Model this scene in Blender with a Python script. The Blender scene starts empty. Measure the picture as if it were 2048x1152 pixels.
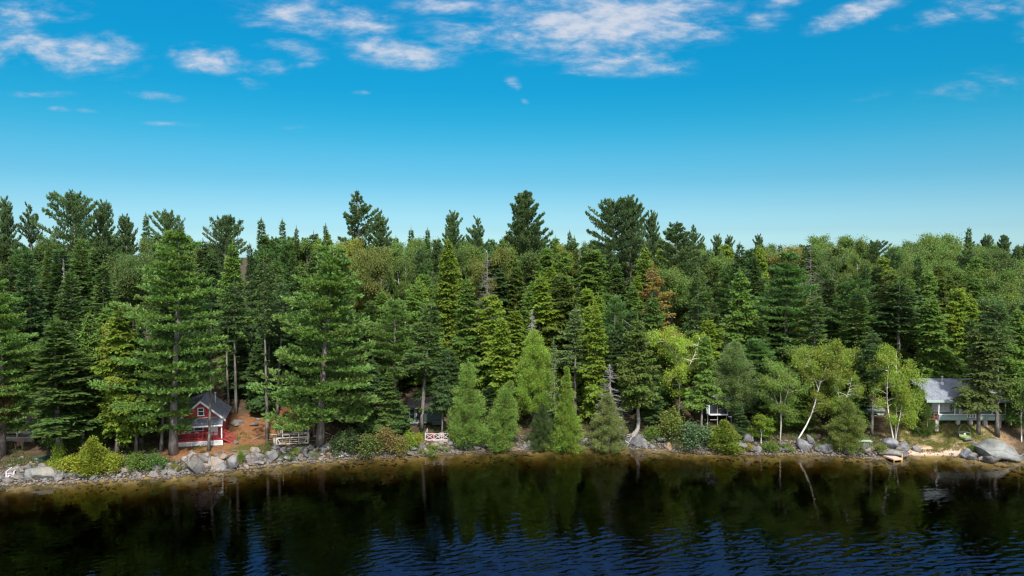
SKYSTOPS = [(0.0, (.44, .71, .95)), (.027, (.295, .495, .685)), (.06, (.235, .43, .56)), (.093, (.158, .398, .503)), (.126, (.112, .408, .497)),
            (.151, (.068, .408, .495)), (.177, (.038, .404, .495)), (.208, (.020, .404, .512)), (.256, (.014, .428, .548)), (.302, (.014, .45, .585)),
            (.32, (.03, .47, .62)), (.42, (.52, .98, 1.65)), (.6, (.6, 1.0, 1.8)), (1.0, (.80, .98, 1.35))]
CLOUD_EDGE = (1.75, 2.35, 3.2)
CLOUD_CORE = (2.95, 3.1, 3.5)
EXPOSURE = 1.2

import bpy, math, random
import numpy as np
from mathutils import Vector, Matrix, Quaternion

sc = bpy.context.scene
COL = sc.collection
R = random.Random(11)
rng = np.random.default_rng(11)
PI = math.pi

# ------------------------------------------------------------------ camera
CAMZ, F = 28.5, 1462.0
PITCH = math.atan(76 / F)
cp, sp = math.cos(PITCH), math.sin(PITCH)


def ray(px, py):
    x, y, z = (px - 1024) / F, 1.0, (576 - py) / F
    y2, z2 = y * cp + z * sp, -y * sp + z * cp
    return x / y2, z2 / y2


def at(px, py, D):
    dx, dz = ray(px, py)
    return Vector((dx * D, D, CAMZ + dz * D))


def gnd(px, py, z=0.0):
    dx, dz = ray(px, py)
    D = (z - CAMZ) / dz
    return Vector((dx * D, D, z))


cam = bpy.data.cameras.new("camera")
co = bpy.data.objects.new("camera", cam)
COL.objects.link(co)
co.location = (0, 0, CAMZ)
co.rotation_euler = (PI / 2 - PITCH, 0, 0)
cam.sensor_width = 36
cam.lens = 36 * F / 2048
cam.clip_end = 8000
cam.clip_start = 0.5
sc.camera = co

# ------------------------------------------------------------------ node helpers


def new_mat(name):
    m = bpy.data.materials.new(name)
    m.use_nodes = True
    nt = m.node_tree
    for n in list(nt.nodes):
        nt.nodes.remove(n)
    return m, nt


def nd(nt, typ, **kw):
    n = nt.nodes.new(typ)
    for k, v in kw.items():
        if k.startswith('i_'):
            key = k[2:]
            key = int(key) if key.isdigit() else key.replace('_', ' ')
            s = n.inputs[key]
            if hasattr(v, 'links') or isinstance(v, bpy.types.NodeSocket):
                nt.links.new(v, s)
            else:
                s.default_value = v
        else:
            setattr(n, k, v)
    return n


def mth(nt, op, a, b=None, c=None, clamp=False):
    n = nt.nodes.new('ShaderNodeMath')
    n.operation = op
    n.use_clamp = clamp
    for i, v in enumerate((a, b, c)):
        if v is None:
            continue
        if isinstance(v, bpy.types.NodeSocket):
            nt.links.new(v, n.inputs[i])
        else:
            n.inputs[i].default_value = v
    return n.outputs[0]


def mixc(nt, f, a, b, blend='MIX'):
    n = nt.nodes.new('ShaderNodeMix')
    n.data_type = 'RGBA'
    n.blend_type = blend
    for s, v in ((n.inputs[0], f), (n.inputs[6], a), (n.inputs[7], b)):
        if isinstance(v, bpy.types.NodeSocket):
            nt.links.new(v, s)
        elif isinstance(v, (int, float)):
            s.default_value = v
        else:
            s.default_value = tuple(v) + (1,) if len(v) == 3 else v
    return n.outputs[2]


def ramp(nt, f, stops):
    n = nt.nodes.new('ShaderNodeValToRGB')
    nt.links.new(f, n.inputs[0])
    e = n.color_ramp.elements
    while len(e) < len(stops):
        e.new(0.5)
    for k, (p, c) in enumerate(stops):
        e[k].position = p
        e[k].color = tuple(c) + (1,) if len(c) == 3 else c
    return n.outputs[0]


def smooth(nt, v, lo, hi):
    n = nt.nodes.new('ShaderNodeMapRange')
    n.interpolation_type = 'SMOOTHSTEP'
    nt.links.new(v, n.inputs[0])
    n.inputs[1].default_value = lo
    n.inputs[2].default_value = hi
    return n.outputs[0]


def noise(nt, vec, scale, detail=4, rough=0.55, dist=0.0):
    n = nt.nodes.new('ShaderNodeTexNoise')
    if vec is not None:
        nt.links.new(vec, n.inputs['Vector'])
    n.inputs['Scale'].default_value = scale
    n.inputs['Detail'].default_value = detail
    n.inputs['Roughness'].default_value = rough
    n.inputs['Distortion'].default_value = dist
    return n.outputs[0]


def out(nt, sh, disp=None):
    o = nt.nodes.new('ShaderNodeOutputMaterial')
    nt.links.new(sh, o.inputs[0])
    return o


def bsdf(nt, col, rough=0.6, spec=0.3, bump=None, metal=0.0):
    p = nt.nodes.new('ShaderNodeBsdfPrincipled')
    if isinstance(col, bpy.types.NodeSocket):
        nt.links.new(col, p.inputs['Base Color'])
    else:
        p.inputs['Base Color'].default_value = tuple(col) + (1,)
    if isinstance(rough, bpy.types.NodeSocket):
        nt.links.new(rough, p.inputs['Roughness'])
    else:
        p.inputs['Roughness'].default_value = rough
    p.inputs['Specular IOR Level'].default_value = spec
    p.inputs['Metallic'].default_value = metal
    if bump is not None:
        nt.links.new(bump, p.inputs['Normal'])
    return p.outputs[0]


def bumpn(nt, h, strength=0.5, dist=0.05):
    b = nt.nodes.new('ShaderNodeBump')
    nt.links.new(h, b.inputs['Height'])
    b.inputs['Strength'].default_value = strength
    b.inputs['Distance'].default_value = dist
    return b.outputs[0]


def ocoord(nt):
    return nt.nodes.new('ShaderNodeTexCoord').outputs['Object']


def gpos(nt):
    return nt.nodes.new('ShaderNodeNewGeometry').outputs['Position']


def painted(name, c, rough=0.55, vary=0.18, boards=0.0, axis=2, grime=0.25):
    """Painted or stained wood: blotchy colour, faint weathering, optional board joints every `boards` metres."""
    m, nt = new_mat(name)
    v = ocoord(nt)
    n1 = noise(nt, v, 1.7, 5, 0.6)
    n2 = noise(nt, v, 14, 3, 0.6)
    k = mth(nt, 'ADD', mth(nt, 'MULTIPLY', n1, vary * 1.3), mth(nt, 'MULTIPLY', n2, vary * 0.7))
    k = mth(nt, 'ADD', k, 1 - vary)
    col = mixc(nt, 1.0, c, k, 'MULTIPLY')
    wear = smooth(nt, noise(nt, v, 5, 6, 0.7), 0.58, 0.75)
    col = mixc(nt, mth(nt, 'MULTIPLY', wear, grime), col, (0.22, 0.20, 0.17))
    bump = None
    if boards:
        sx = nt.nodes.new('ShaderNodeSeparateXYZ')
        nt.links.new(v, sx.inputs[0])
        fr = mth(nt, 'FRACT', mth(nt, 'DIVIDE', sx.outputs[axis], boards))
        gap = mth(nt, 'LESS_THAN', fr, 0.09)
        bump = bumpn(nt, mth(nt, 'SUBTRACT', mth(nt, 'MULTIPLY', fr, 0.4), gap), 0.8, 0.03)
        bid = nt.nodes.new('ShaderNodeTexWhiteNoise')
        bid.noise_dimensions = '1D'
        nt.links.new(mth(nt, 'FLOOR', mth(nt, 'DIVIDE', sx.outputs[axis], boards)), bid.inputs['W'])
        col = mixc(nt, 1.0, col, mth(nt, 'ADD', mth(nt, 'MULTIPLY', bid.outputs[0], 0.22), 0.87), 'MULTIPLY')
        col = mixc(nt, mth(nt, 'MULTIPLY', gap, 0.55), col, (0.02, 0.015, 0.015))
    else:
        bump = bumpn(nt, n2, 0.3, 0.01)
    out(nt, bsdf(nt, col, rough, 0.3, bump))
    return m


def shingle_mat(name, c):
    m, nt = new_mat(name)
    v = ocoord(nt)
    bt = nt.nodes.new('ShaderNodeTexBrick')
    mp = nd(nt, 'ShaderNodeMapping', i_Vector=v)
    mp.inputs['Rotation'].default_value = (0, 0, PI / 2)
    nt.links.new(mp.outputs[0], bt.inputs['Vector'])
    bt.inputs['Color1'].default_value = tuple(x * 0.8 for x in c) + (1,)
    bt.inputs['Color2'].default_value = tuple(x * 1.2 for x in c) + (1,)
    bt.inputs['Mortar'].default_value = tuple(x * 0.55 for x in c) + (1,)
    bt.inputs['Scale'].default_value = 1.0
    bt.inputs['Mortar Size'].default_value = 0.018
    bt.inputs['Brick Width'].default_value = 0.30
    bt.inputs['Row Height'].default_value = 0.17
    n = noise(nt, v, 0.9, 5, 0.65)
    col = mixc(nt, 1.0, bt.outputs[0], mth(nt, 'ADD', mth(nt, 'MULTIPLY', n, 0.7), 0.65), 'MULTIPLY')
    moss = smooth(nt, noise(nt, v, 2.2, 6, 0.7), 0.56, 0.72)
    col = mixc(nt, mth(nt, 'MULTIPLY', moss, 0.35), col, (0.09, 0.10, 0.05))
    out(nt, bsdf(nt, col, 0.85, 0.2, bumpn(nt, bt.outputs[1], 0.6, -0.02)))
    return m


def glass_mat(name, c=(0.02, 0.025, 0.03)):
    m, nt = new_mat(name)
    v = ocoord(nt)
    n = noise(nt, v, 1.5, 2)
    col = mixc(nt, n, c, tuple(x * 2.2 for x in c))
    out(nt, bsdf(nt, col, 0.06, 0.6, bumpn(nt, noise(nt, v, 2.0, 1), 0.06, 0.02)))
    return m


def bark_mat(name, c, c2, sc_=1.0, bands=False):
    m, nt = new_mat(name)
    v = ocoord(nt)
    mp = nd(nt, 'ShaderNodeMapping', i_Vector=v)
    mp.inputs['Scale'].default_value = (6 * sc_, 6 * sc_, (14 if bands else 1.1) * sc_)
    n = noise(nt, mp.outputs[0], 1.0, 6, 0.65)
    oi = nt.nodes.new('ShaderNodeObjectInfo')
    f = smooth(nt, n, 0.56, 0.66) if bands else smooth(nt, n, 0.35, 0.65)
    col = mixc(nt, f, c, c2)
    col = mixc(nt, 1.0, col, mth(nt, 'ADD', mth(nt, 'MULTIPLY', oi.outputs['Random'], 0.5), 0.75), 'MULTIPLY')
    lich = smooth(nt, noise(nt, v, 1.3, 4, 0.6), 0.52, 0.7)
    col = mixc(nt, mth(nt, 'MULTIPLY', lich, 0.3), col, (0.30, 0.33, 0.27))
    out(nt, bsdf(nt, col, 0.9, 0.15, bumpn(nt, n, 0.9, 0.05)))
    return m


def foliage_mat(name, trans=0.40):
    """One leaf material: the colour comes from each crown's own object colour, varied leaf by leaf."""
    m, nt = new_mat(name)
    oi = nt.nodes.new('ShaderNodeObjectInfo')
    a = nd(nt, 'ShaderNodeAttribute', attribute_name='tint')
    t = a.outputs['Fac']
    v = ocoord(nt)
    n = noise(nt, v, 0.55, 3, 0.6)
    hs = nt.nodes.new('ShaderNodeHueSaturation')
    nt.links.new(oi.outputs['Color'], hs.inputs['Color'])
    nt.links.new(mth(nt, 'ADD', mth(nt, 'MULTIPLY', mth(nt, 'SUBTRACT', t, n), 0.045), 0.5 ), hs.inputs['Hue'])
    val = mth(nt, 'ADD', mth(nt, 'MULTIPLY', t, 0.5), mth(nt, 'MULTIPLY', n, 0.62))
    val = mth(nt, 'ADD', val, mth(nt, 'ADD', mth(nt, 'MULTIPLY', oi.outputs['Random'], 0.36), 0.50))
    nt.links.new(val, hs.inputs['Value'])
    col = hs.outputs[0]
    # a few browned or dead sprays
    dead = mth(nt, 'LESS_THAN', mth(nt, 'FRACT', mth(nt, 'MULTIPLY', t, 37.0)), 0.035)
    col = mixc(nt, mth(nt, 'MULTIPLY', dead, 0.7), col, (0.13, 0.09, 0.04))
    b = bsdf(nt, col, 0.55, 0.25)
    tr = nt.nodes.new('ShaderNodeBsdfTranslucent')
    nt.links.new(mixc(nt, 1.0, col, (1.1, 1.25, 0.55), 'MULTIPLY'), tr.inputs[0])
    mx = nt.nodes.new('ShaderNodeMixShader')
    mx.inputs[0].default_value = trans
    nt.links.new(b, mx.inputs[1])
    nt.links.new(tr.outputs[0], mx.inputs[2])
    out(nt, mx.outputs[0])
    return m


def rock_mat(name):
    m, nt = new_mat(name)
    v = ocoord(nt)
    oi = nt.nodes.new('ShaderNodeObjectInfo')
    loc = nd(nt, 'ShaderNodeVectorMath', operation='ADD')
    nt.links.new(v, loc.inputs[0])
    nt.links.new(oi.outputs['Location'], loc.inputs[1])
    p = loc.outputs[0]
    n1 = noise(nt, p, 1.1, 6, 0.65)
    n2 = noise(nt, p, 9, 5, 0.7)
    n3 = noise(nt, p, 45, 2, 0.6)
    vo = nd(nt, 'ShaderNodeTexVoronoi', feature='DISTANCE_TO_EDGE', i_Vector=mixc(nt, 0.12, p, nd(nt, 'ShaderNodeTexNoise', i_Vector=p, i_Scale=2.0).outputs[1]))
    vo.inputs['Scale'].default_value = 0.7
    crack = smooth(nt, vo.outputs[0], 0.035, 0.0)
    col = mixc(nt, smooth(nt, n1, 0.3, 0.7), (0.085, 0.085, 0.088), (0.195, 0.19, 0.185))
    col = mixc(nt, 1.0, col, mth(nt, 'ADD', mth(nt, 'MULTIPLY', n2, 0.9), 0.55), 'MULTIPLY')
    col = mixc(nt, mth(nt, 'MULTIPLY', smooth(nt, n3, 0.55, 0.7), 0.45), col, (0.07, 0.07, 0.075))
    warm = smooth(nt, noise(nt, p, 0.45, 2), 0.5, 0.68)
    col = mixc(nt, mth(nt, 'MULTIPLY', warm, 0.4), col, (0.27, 0.20, 0.145))
    lich = smooth(nt, noise(nt, p, 2.6, 6, 0.72), 0.55, 0.68)
    col = mixc(nt, mth(nt, 'MULTIPLY', lich, 0.4), col, (0.17, 0.19, 0.12))
    col = mixc(nt, 1.0, col, oi.outputs['Color'], 'MULTIPLY')
    col = mixc(nt, 1.0, col, mth(nt, 'ADD', mth(nt, 'MULTIPLY', oi.outputs['Random'], 0.5), 0.72), 'MULTIPLY')
    col = mixc(nt, mth(nt, 'MULTIPLY', crack, 0.3), col, (0.03, 0.03, 0.03))
    # the wet band the lake leaves on every stone
    z = nt.nodes.new('ShaderNodeSeparateXYZ')
    nt.links.new(gpos(nt), z.inputs[0])
    wet = mth(nt, 'LESS_THAN', mth(nt, 'ADD', z.outputs[2], mth(nt, 'MULTIPLY', n2, 0.1)), 0.14)
    col = mixc(nt, mth(nt, 'MULTIPLY', wet, 0.55), col, (0.07, 0.05, 0.03))
    out(nt, bsdf(nt, col, 0.85, 0.25, bumpn(nt, mth(nt, 'SUBTRACT', mth(nt, 'ADD', mth(nt, 'MULTIPLY', n2, 1.6), mth(nt, 'MULTIPLY', n3, 0.4)), crack), 0.8, 0.07)))
    return m


M = {}
M['leaf'] = foliage_mat('foliage')
M['bark'] = bark_mat('bark', (0.08, 0.07, 0.062), (0.19, 0.175, 0.16))
M['limb'] = bark_mat('limb_bark', (0.045, 0.038, 0.032), (0.10, 0.09, 0.08))
M['pinebark'] = bark_mat('pine_bark', (0.11, 0.09, 0.08), (0.25, 0.22, 0.20))
M['birch'] = bark_mat('birch_bark', (0.62, 0.58, 0.52), (0.10, 0.08, 0.07), 1.0, True)
M['dead'] = bark_mat('dead_wood', (0.20, 0.19, 0.175), (0.36, 0.345, 0.32))
M['rock'] = rock_mat('granite')
M['red'] = painted('red_boards', (0.37, 0.042, 0.046), boards=0.14, axis=2)
M['redwood'] = painted('red_painted_wood', (0.27, 0.034, 0.038))
M['white'] = painted('white_paint', (0.72, 0.72, 0.72), grime=0.3)
M['shingle'] = shingle_mat('grey_shingles', (0.155, 0.165, 0.19))
M['shingle2'] = shingle_mat('pale_grey_shingles', (0.17, 0.19, 0.22))
M['sea'] = painted('seafoam_paint', (0.25, 0.35, 0.31), boards=0.17, axis=2)
M['seaflat'] = painted('seafoam_boards', (0.30, 0.38, 0.345))
M['dkgreen'] = painted('dark_green_boards', (0.035, 0.065, 0.055), boards=0.16, axis=2)
M['darkbrown'] = painted('dark_stain', (0.05, 0.04, 0.035), boards=0.18, axis=2)
M['greywood'] = painted('weathered_grey_wood', (0.30, 0.28, 0.26), grime=0.5)
M['palewood'] = painted('pale_weathered_wood', (0.50, 0.46, 0.38), grime=0.45)
M['newwood'] = painted('yellow_pine_wood', (0.52, 0.36, 0.17), grime=0.35)
M['ply'] = painted('plywood', (0.33, 0.28, 0.22), grime=0.4)
M['deckred'] = painted('worn_red_deck', (0.26, 0.09, 0.08), boards=0.14, axis=1)
M['pinkwood'] = painted('bleached_red_wood', (0.42, 0.33, 0.31), grime=0.4)
M['concrete'] = painted('concrete', (0.36, 0.34, 0.30), rough=0.9)
M['glass'] = glass_mat('window_glass')
M['screen'] = glass_mat('screen_mesh', (0.018, 0.02, 0.026))
M['curtain'] = painted('white_curtain', (0.55, 0.58, 0.58))
M['metal'] = painted('galvanised_pipe', (0.50, 0.48, 0.44), rough=0.4)
M['black'] = painted('black_metal', (0.02, 0.02, 0.022), rough=0.45)
M['boat'] = painted('green_boat_paint', (0.23, 0.33, 0.13), rough=0.45, grime=0.25)
M['canoe'] = painted('dark_green_hull', (0.015, 0.05, 0.045), rough=0.4)
M['blue'] = painted('faded_blue_paint', (0.12, 0.18, 0.26))
M['brown'] = painted('brown_wood', (0.24, 0.15, 0.10))
M['redchair'] = painted('red_chair_paint', (0.40, 0.05, 0.06))

# ------------------------------------------------------------------ objects


def tag(o, label=None, cat=None, group=None, kind=None):
    if label:
        o['label'] = label
    if cat:
        o['category'] = cat
    if group:
        o['group'] = group
    if kind:
        o['kind'] = kind
    return o


def empty(name, loc, rz=0.0, label=None, cat=None, group=None):
    o = bpy.data.objects.new(name, None)
    COL.objects.link(o)
    o.location = loc
    o.rotation_euler = (0, 0, rz)
    o.empty_display_size = 0.3
    return tag(o, label, cat, group)


class MB:
    def __init__(s):
        s.v, s.f = [], []

    def add(s, vs, fs):
        n = len(s.v)
        s.v += [tuple(p) for p in vs]
        s.f += [tuple(i + n for i in q) for q in fs]
        return s

    def box(s, x0, x1, y0, y1, z0, z1):
        v = [(x, y, z) for z in (z0, z1) for y in (y0, y1) for x in (x0, x1)]
        return s.add(v, [(0, 2, 3, 1), (4, 5, 7, 6), (0, 1, 5, 4), (2, 6, 7, 3), (0, 4, 6, 2), (1, 3, 7, 5)])

    def bar(s, a, b, w=0.05, h=None, up=(0, 0, 1)):
        """A square bar from a to b: w wide, h along `up`."""
        h = w if h is None else h
        a, b = Vector(a), Vector(b)
        d = (b - a).normalized()
        u = Vector(up)
        if abs(d.dot(u)) > 0.98:
            u = Vector((0, 1, 0))
        x = d.cross(u).normalized() * (w / 2)
        y = x.cross(d).normalized() * (h / 2)
        v = [a - x - y, a + x - y, a + x + y, a - x + y, b - x - y, b + x - y, b + x + y, b - x + y]
        return s.add(v, [(3, 2, 1, 0), (4, 5, 6, 7), (0, 1, 5, 4), (1, 2, 6, 5), (2, 3, 7, 6), (3, 0, 4, 7)])

    def tube(s, pts, rad, n=8, caps=True):
        pts = [Vector(p) for p in pts]
        if not hasattr(rad, '__len__'):
            rad = [rad] * len(pts)
        vs, fs = [], []
        ref = None
        for i, p in enumerate(pts):
            d = (pts[min(i + 1, len(pts) - 1)] - pts[max(i - 1, 0)]).normalized()
            if ref is None:
                ref = Vector((1, 0, 0)) if abs(d.x) < 0.9 else Vector((0, 1, 0))
            x = (ref - d * ref.dot(d)).normalized()
            ref = x
            y = d.cross(x)
            for k in range(n):
                a = 2 * PI * k / n
                vs.append(p + (x * math.cos(a) + y * math.sin(a)) * rad[i])
        for i in range(len(pts) - 1):
            for k in range(n):
                fs.append((i * n + k, i * n + (k + 1) % n, (i + 1) * n + (k + 1) % n, (i + 1) * n + k))
        if caps:
            fs.append(tuple(range(n - 1, -1, -1)))
            fs.append(tuple((len(pts) - 1) * n + k for k in range(n)))
        return s.add(vs, fs)

    def prism(s, poly, a, b, axis='y'):
        """A polygon of (x, z) points carried from y=a to y=b (or of (y, z) from x=a to x=b)."""
        n = len(poly)
        mk = (lambda p, t: (p[0], t, p[1])) if axis == 'y' else (lambda p, t: (t, p[0], p[1]))
        vs = [mk(p, a) for p in poly] + [mk(p, b) for p in poly]
        fs = [tuple(range(n)), tuple(range(2 * n - 1, n - 1, -1))]
        fs += [(k, k + n, (k + 1) % n + n, (k + 1) % n) for k in range(n)]
        return s.add(vs, fs)

    def mesh(s, name, mat, smooth_=False, limbs=None):
        me = bpy.data.meshes.new(name)
        nf = len(s.f)
        if limbs is not None:
            s.add(limbs.v, limbs.f)
        me.from_pydata(s.v, [], s.f)
        me.materials.append(mat)
        if limbs is not None:
            me.materials.append(M['limb'])
            me.polygons.foreach_set('material_index', [0] * nf + [1] * (len(s.f) - nf))
        if smooth_:
            me.polygons.foreach_set('use_smooth', [True] * len(me.polygons))
        me.update()
        return me

    def build(s, name, mat, parent=None, smooth_=False, label=None):
        o = bpy.data.objects.new(name, s.mesh(name, mat, smooth_))
        COL.objects.link(o)
        if parent is not None:
            o.parent = parent
        if label:
            o['label'] = label
        import bmesh as _b
        bm = _b.new()
        bm.from_mesh(o.data)
        _b.ops.recalc_face_normals(bm, faces=bm.faces)
        bm.to_mesh(o.data)
        bm.free()
        return o


def clip_seg(p, q, x0, x1, y0, y1):
    t0, t1 = 0.0, 1.0
    dx, dy = q[0] - p[0], q[1] - p[1]
    for pp, qq in ((-dx, p[0] - x0), (dx, x1 - p[0]), (-dy, p[1] - y0), (dy, y1 - p[1])):
        if pp == 0:
            if qq < 0:
                return None
            continue
        r = qq / pp
        if pp < 0:
            t0 = max(t0, r)
        else:
            t1 = min(t1, r)
    if t1 - t0 < 1e-3:
        return None
    return (p[0] + dx * t0, p[1] + dy * t0), (p[0] + dx * t1, p[1] + dy * t1)


def lattice(mb, x0, x1, z0, z1, y, step=0.17, w=0.035, th=0.012):
    h = z1 - z0
    k = x0 - h
    while k < x1 + h:
        for s_, off in ((1, 0), (-1, th)):
            p, q = ((k, z0), (k + h, z1)) if s_ == 1 else ((k + h, z0), (k, z1))
            c = clip_seg(p, q, x0, x1, z0, z1)
            if c:
                mb.bar((c[0][0], y + off, c[0][1]), (c[1][0], y + off, c[1][1]), th * 0.9, w, (0, 0, 1)) if False else \
                    mb.bar((c[0][0], y + off, c[0][1]), (c[1][0], y + off, c[1][1]), w, th * 0.9, (0, 1, 0))
        k += step
    return mb


# ------------------------------------------------------------------ terrain
SHORE = [(-160, 985), (0, 968), (100, 966), (200, 960), (300, 955), (365, 950), (400, 944), (450, 940), (500, 934),
         (550, 928), (600, 924), (650, 921), (700, 916), (750, 913), (800, 911), (900, 906), (1000, 899), (1100, 898),
         (1200, 895), (1240, 895), (1300, 899), (1400, 904), (1480, 907), (1600, 906), (1700, 911), (1750, 917),
         (1800, 915), (1850, 911), (1915, 912), (1950, 920), (2000, 926), (2048, 922), (2200, 915)]
_s = [gnd(x, y) for x, y in SHORE]
SX = np.array([-900, -300] + [p.x for p in _s] + [300, 900])
SY = np.array([40, 75] + [p.y for p in _s] + [110, 170])


def shore_y(x):
    return np.interp(x, SX, SY)


PD = [-300, -60, -30, -16, -9, -5, -2, 0, 0.8, 2.0, 3.5, 8, 14, 22, 40, 80, 150, 400, 3000]
PH = [-14, -13, -11, -7.5, -4.6, -2.1, -.55, 0, .45, 1.05, 1.45, 1.95, 3.3, 5.4, 8, 9.2, 7.5, 3, 3]
BH = [-14, -13, -11, -7.5, -4.2, -1.6, -.4, 0, .1, .35, .8, 3.0, 4.1, 5.6, 8, 9.2, 7.5, 3, 3]
BX0, BX1 = gnd(1815, 911).x, gnd(1925, 911).x


def beach_w(x):
    return np.clip(np.minimum((x - BX0 + 2) / 3.0, (BX1 + 22 - x) / 6.0), 0, 1)


def wob(x, y):
    return (np.sin(x * 0.31 + 1.3 * np.sin(y * 0.17)) * np.cos(y * 0.27 + 0.8) * 0.5
            + np.sin(x * 0.83 + 2.1 + y * 0.41) * np.sin(y * 0.71 - x * 0.22) * 0.28
            + np.sin(x * 1.9 - y * 1.3) * np.sin(y * 2.3 + x * 0.7) * 0.1)


def height(x, y):
    x, y = np.asarray(x, float), np.asarray(y, float)
    d = (y - shore_y(x)) * 0.97
    w = beach_w(x)
    h = np.interp(d, PD, PH) * (1 - w) + np.interp(d, PD, BH) * w
    amp = np.interp(d, [-30, -6, -1, 0, 3, 12, 30, 120], [.5, .25, .08, .05, .15, .35, .7, 1.6])
    return h + amp * wob(x, y) * np.where(w > 0.5, 0.5, 1.0)


def gz(x, y):
    return float(height(x, y))


def hit(px, py):
    """Where the sight line through a pixel meets the ground."""
    dx, dz = ray(px, py)
    D = 60.0
    while D < 400:
        if CAMZ + dz * D <= gz(dx * D, D):
            break
        D += 0.1
    return Vector((dx * D, D, gz(dx * D, D)))


def nonuni(lo, hi, fine0, fine1, st, grow=1.25):
    a = list(np.arange(fine0, fine1, st))
    s_, p = st, a[-1]
    while p < hi:
        s_ *= grow
        p += s_
        a.append(min(p, hi))
    s_, p, b = st, a[0], []
    while p > lo:
        s_ *= grow
        p -= s_
        b.append(max(p, lo))
    return np.array(b[::-1] + a)


def grid_mesh(name, xs, ys, Z, mat, parent=None):
    nx, ny = len(xs), len(ys)
    X, Y = np.meshgrid(xs, ys)
    co_ = np.stack([X, Y, Z], -1).reshape(-1, 3).astype(np.float32)
    i = np.arange(nx * ny).reshape(ny, nx)
    q = np.stack([i[:-1, :-1], i[:-1, 1:], i[1:, 1:], i[1:, :-1]], -1).reshape(-1, 4)
    me = bpy.data.meshes.new(name)
    me.vertices.add(len(co_))
    me.vertices.foreach_set('co', co_.ravel())
    me.loops.add(q.size)
    me.loops.foreach_set('vertex_index', q.ravel().astype(np.int32))
    me.polygons.add(len(q))
    me.polygons.foreach_set('loop_start', (np.arange(len(q)) * 4).astype(np.int32))
    me.polygons.foreach_set('use_smooth', np.ones(len(q), bool))
    me.update(calc_edges=True)
    me.materials.append(mat)
    o = bpy.data.objects.new(name, me)
    COL.objects.link(o)
    return o


def ground_mat():
    m, nt = new_mat('forest_floor')
    p = gpos(nt)
    s = nt.nodes.new('ShaderNodeSeparateXYZ')
    nt.links.new(p, s.inputs[0])
    x, y, z = s.outputs
    nb = noise(nt, p, 0.16, 5, 0.6)
    nm = noise(nt, p, 1.3, 6, 0.65)
    nf = noise(nt, p, 9.0, 4, 0.7)
    soil = mixc(nt, smooth(nt, nm, 0.35, 0.65), (0.040, 0.032, 0.020), (0.085, 0.058, 0.034))
    needles = mixc(nt, smooth(nt, nf, 0.3, 0.7), (0.135, 0.06, 0.025), (0.27, 0.13, 0.06))
    grass = mixc(nt, smooth(nt, nm, 0.35, 0.65), (0.07, 0.095, 0.022), (0.16, 0.14, 0.05))

    def disc(cx, cy, rx, ry):
        a = mth(nt, 'DIVIDE', mth(nt, 'SUBTRACT', x, cx), rx)
        b = mth(nt, 'DIVIDE', mth(nt, 'SUBTRACT', y, cy), ry)
        d = mth(nt, 'SQRT', mth(nt, 'ADD', mth(nt, 'MULTIPLY', a, a), mth(nt, 'MULTIPLY', b, b)))
        d = mth(nt, 'ADD', d, mth(nt, 'MULTIPLY', mth(nt, 'SUBTRACT', nm, 0.5), 1.1))
        return smooth(nt, d, 1.1, 0.75)
    c1, c2, c3 = hit(505, 868), hit(400, 908), hit(590, 840)
    nmask = mth(nt, 'MAXIMUM', mth(nt, 'MAXIMUM', disc(c1.x, c1.y, 6.5, 7.0), disc(c2.x, c2.y, 6.0, 2.6)), disc(c3.x, c3.y, 4.0, 6.0))
    col = mixc(nt, mth(nt, 'MULTIPLY', nmask, mth(nt, 'ADD', mth(nt, 'MULTIPLY', smooth(nt, noise(nt, p, 2.7, 5, 0.7), 0.36, 0.56), 0.55), 0.45)), soil, needles)
    g1, g2, g3 = hit(1900, 875), hit(505, 898), hit(1850, 870)
    gm = mth(nt, 'MAXIMUM', disc(g1.x, g1.y, 7.0, 4.5), mth(nt, 'MAXIMUM', disc(g2.x, g2.y, 3.2, 1.3), disc(g3.x, g3.y, 5.0, 4.0)))
    gm = mth(nt, 'MULTIPLY', gm, smooth(nt, noise(nt, p, 0.8, 5, 0.6), 0.36, 0.52))
    dry = mixc(nt, smooth(nt, nm, 0.35, 0.65), (0.20, 0.13, 0.075), (0.30, 0.20, 0.13))
    dm = mth(nt, 'MAXIMUM', disc(g1.x, g1.y, 9.0, 5.5), disc(g3.x, g3.y, 6.5, 5.0))
    col = mixc(nt, dm, col, dry)
    col = mixc(nt, gm, col, grass)
    b1 = hit(1868, 906)
    sand = mixc(nt, smooth(nt, nm, 0.3, 0.7), (0.42, 0.29, 0.22), (0.55, 0.40, 0.31))
    sm = disc(b1.x, b1.y, 4.6, 1.8)
    col = mixc(nt, sm, col, sand)
    # lake bed: sand and tea-stained stones
    vor = nt.nodes.new('ShaderNodeTexVoronoi')
    nt.links.new(p, vor.inputs['Vector'])
    vor.inputs['Scale'].default_value = 1.6
    bed = mixc(nt, smooth(nt, nb, 0.3, 0.7), (0.22, 0.16, 0.07), (0.36, 0.28, 0.13))
    bed = mixc(nt, mth(nt, 'MULTIPLY', smooth(nt, vor.outputs['Distance'], 0.42, 0.28), smooth(nt, nm, 0.42, 0.6)), bed, (0.16, 0.12, 0.07))
    bed = mixc(nt, smooth(nt, noise(nt, p, 0.42, 4, 0.6), 0.42, 0.62), bed, (0.11, 0.09, 0.035))
    col = mixc(nt, smooth(nt, z, 0.1, -0.05), col, bed)
    out(nt, bsdf(nt, col, 0.95, 0.1, bumpn(nt, mth(nt, 'ADD', nf, mth(nt, 'MULTIPLY', nm, 1.5)), 0.9, 0.12)))
    return m


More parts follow.
